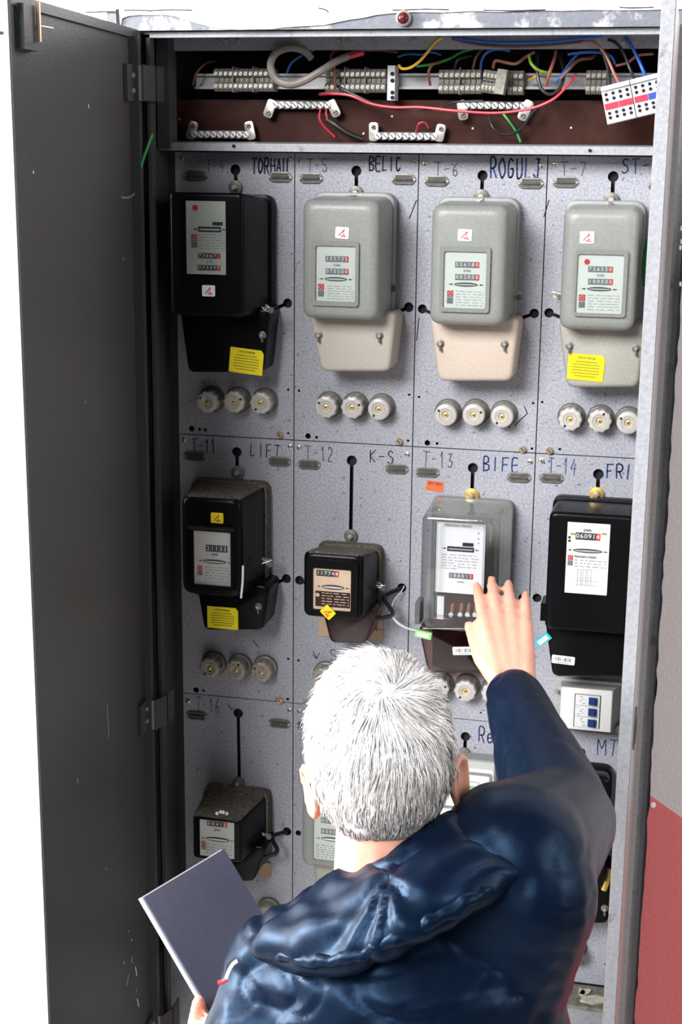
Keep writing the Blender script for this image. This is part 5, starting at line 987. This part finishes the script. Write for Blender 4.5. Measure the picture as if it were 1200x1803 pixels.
# jacket
def folds(amp):
    def f(co, n):
        v = co
        w = noise.noise_vector(v * 5) * .035
        c1 = abs(noise.noise(Vector(((v.x + w.x) * 7 + v.z * 5, (v.y + w.y) * 6, (v.z + w.z) * 17))))
        c2 = abs(noise.noise(Vector(((v.x + w.y) * 15 - v.z * 12, (v.y + w.z) * 10, (v.z + w.x) * 21)) + Vector((7, 3, 1))))
        c3 = noise.noise(v * 6)
        lf = min(1, max(.25, (.78 - v.x) / .22)); return v + n * amp * (lf * (min(c1, .16) / .16 - .8) * 1.1 + lf * .55 * (min(c2, .10) / .10 - .8) + .7 * c3)
    return f
b = MB()
def ell(c, rx, ry, n=26, rz=0): return [c + Matrix.Rotation(rz, 3, 'Z') @ Vector((math.cos(2 * math.pi * i / n) * rx, math.sin(2 * math.pi * i / n) * ry, 0)) for i in range(n)]
sh = ((Ls + Rs) / 2); ta = math.atan2(Rs.y - Ls.y, Rs.x - Ls.x)
b.rings([ell(Vector((PEL.x, PEL.y, .82)), .185, .135, 26, ta), ell(Vector((PEL.x, PEL.y, 1.0)), .18, .13, 26, ta), ell(Vector((PEL.x - .005, PEL.y - .005, 1.2)), .185, .13, 26, ta), ell(Vector((sh.x + .005, NB.y - .02, 1.33)), .19, .135, 26, ta), ell(Vector((sh.x + .01, NB.y - .015, 1.42)), .16, .115, 26, ta), ell(Vector((NB.x + .01, NB.y, 1.47)), .10, .085, 26, ta)], 'skin')
chain(b, [NB + Vector((-.03, -.01, -.055)), Ls, Ls + (Le - Ls) * .5, Le, Le + (Lw - Le) * .55, Lw], [.072, .078, .070, .062, .056, .044])
chain(b, [NB + Vector((.06, -.005, -.045)), Rs, Rs + (Re - Rs) * .5, Re, Re + (Rw - Re) * .5, Rw + (Re - Rw) * .04], [.072, .088, .080, .068, .056, .041])
chain(b, [Rs + Vector((.02, -.02, -.02)), Vector((PEL.x + .065, PEL.y - .01, 1.2))], [.075, .07]); chain(b, [Ls, Vector((PEL.x - .11, PEL.y - .02, 1.2))], [.075, .08])
jk = remesh(b, 'jacket', .0056, 'jacket', PT, 6, folds(.0060)); jk.location = -PO; tag(jk, 'dark navy nylon jacket with creases')
def onback(px, py, dep): return RP(px, py, dep)
COLP = [(600, 1556, 1.635), (648, 1553, 1.600), (700, 1530, 1.585), (748, 1500, 1.585), (798, 1462, 1.61), (855, 1446, 1.64)]
HEMP = [(476, 1672, 1.610), (560, 1684, 1.555), (650, 1664, 1.525), (740, 1622, 1.515), (825, 1576, 1.525), (890, 1530, 1.555)]
C3 = spline([RP(*u) for u in COLP], 4); H3 = spline([RP(*u) for u in HEMP], 4); back = cz_
b = MB()
for k in range(9):
    t = .05 + k / 8 * .93; bulge = math.sin(t * math.pi) * .012
    chain(b, [p.lerp(q_, t) + back * bulge for p, q_ in zip(C3, H3)], [.019 + .006 * noise.noise(p * 18 + Vector((k, 0, 0))) for p in C3])
def hoodfold(co, n):
    c = RP(700, 1500, 1.6); d = co - c; ang_ = math.atan2(d.z, d.x); r_ = d.length
    w = math.sin(ang_ * 9 + noise.noise(co * 14) * 5) * .5 + noise.noise(Vector((co.x * 22, co.y * 10, co.z * 30))) * .8
    return co + n * (.0065 * w + .004 * max(0, 1 - abs(noise.noise(co * 16)) * 3))
hd = remesh(b, 'hood', .006, 'jacket', jk, 4, hoodfold); tag(hd, 'hood lying folded on the upper back')
b = MB(); chain(b, [RP(*u) for u in COLP], [.014, .018, .022, .023, .022, .020]); cl = remesh(b, 'collar', .005, 'jacket', jk, 3, folds(.004))
b = MB(); Ps = spline([RP(*u) for u in HEMP], 14)
chain(b, [p + back * .019 + Vector((0, 0, (noise.noise(p * 75) + .5 * noise.noise(p * 170)) * .006)) for p in Ps], [.006 + .0045 * abs(noise.noise(p * 60)) for p in Ps]); hm = remesh(b, 'hood_hem', .0035, 'jacket', jk, 2, folds(.002)); tag(hm, 'puckered hem of the hood')
# trousers and shoes
b = MB(); b.rings([ell(Vector((PEL.x, PEL.y, .80)), .165, .12), ell(Vector((PEL.x, PEL.y, .93)), .17, .125)], 'skin')
for s_ in (-1, 1): chain(b, [PEL + Vector((.085 * s_, 0, -.04)), Vector((PEL.x + .10 * s_, PEL.y + .02, .50)), Vector((PEL.x + .10 * s_, PEL.y - .005, .08))], [.095, .075, .065])
o = remesh(b, 'trousers', .012, 'trouser', PT, 4); o.location = -PO
for s_ in (-1, 1):
    b = MB(); c = Vector((PEL.x + .10 * s_, PEL.y + .05, .0)); b.rings([[c + Vector((math.cos(t * .393) * .048 * k, math.sin(t * .393) * .14 * k + (0 if z < .05 else -.05), z)) for t in range(16)] for z, k in ((0, 1), (.02, 1.02), (.05, .9), (.09, .55))], 'shoe'); o = b.build('shoe', PT, 50); o.location = -PO
# folder held in the left hand
ft = thing('folder', 'dark blue-grey document folder with white sheets, held in front of the lower meters', 'folder', FD); fo = Vector(ft.location)
C_ = FB + fv
b = MB()
def quadbox(b, a, u, v, n, t, m):
    vs = [a, a + u, a + u + v, a + v]; b.rings([[p - fo for p in vs], [p + n * t - fo for p in vs]], m)
quadbox(b, FA + fn * .004, fu, fv, fn, .0015, 'folder'); b.build('front_cover', ft)
b = MB(); quadbox(b, FA - fn * .003, fu, fv, fn, .0015, 'folder'); b.build('back_cover', ft)
eu = fu.normalized(); ev = fv.normalized()
b = MB(); quadbox(b, FA - eu * .003 - ev * .0015 - fn * .001, fu, fv, fn, .0045, 'sheet'); b.build('paper_stack', ft).__setitem__('label', 'white sheets showing along the edge')
t = thing('pen', 'white pen held beside the jacket sleeve, over the folder', 'pen', RP(396, 1728, 1.60)); to = Vector(t.location)
b = MB(); b.tube([RP(398, 1724, 1.60) - to, RP(404, 1708, 1.60) - to, RP(411, 1697, 1.60) - to, RP(418, 1692, 1.60) - to], .0021, 'sheet', 8, 4); b.build('barrel', t)
b = MB(); b.tube([RP(383, 1730, 1.60) - to, RP(391, 1729, 1.60) - to, RP(399, 1724, 1.60) - to], .0026, 'red', 8, 3); b.build('clip', t)
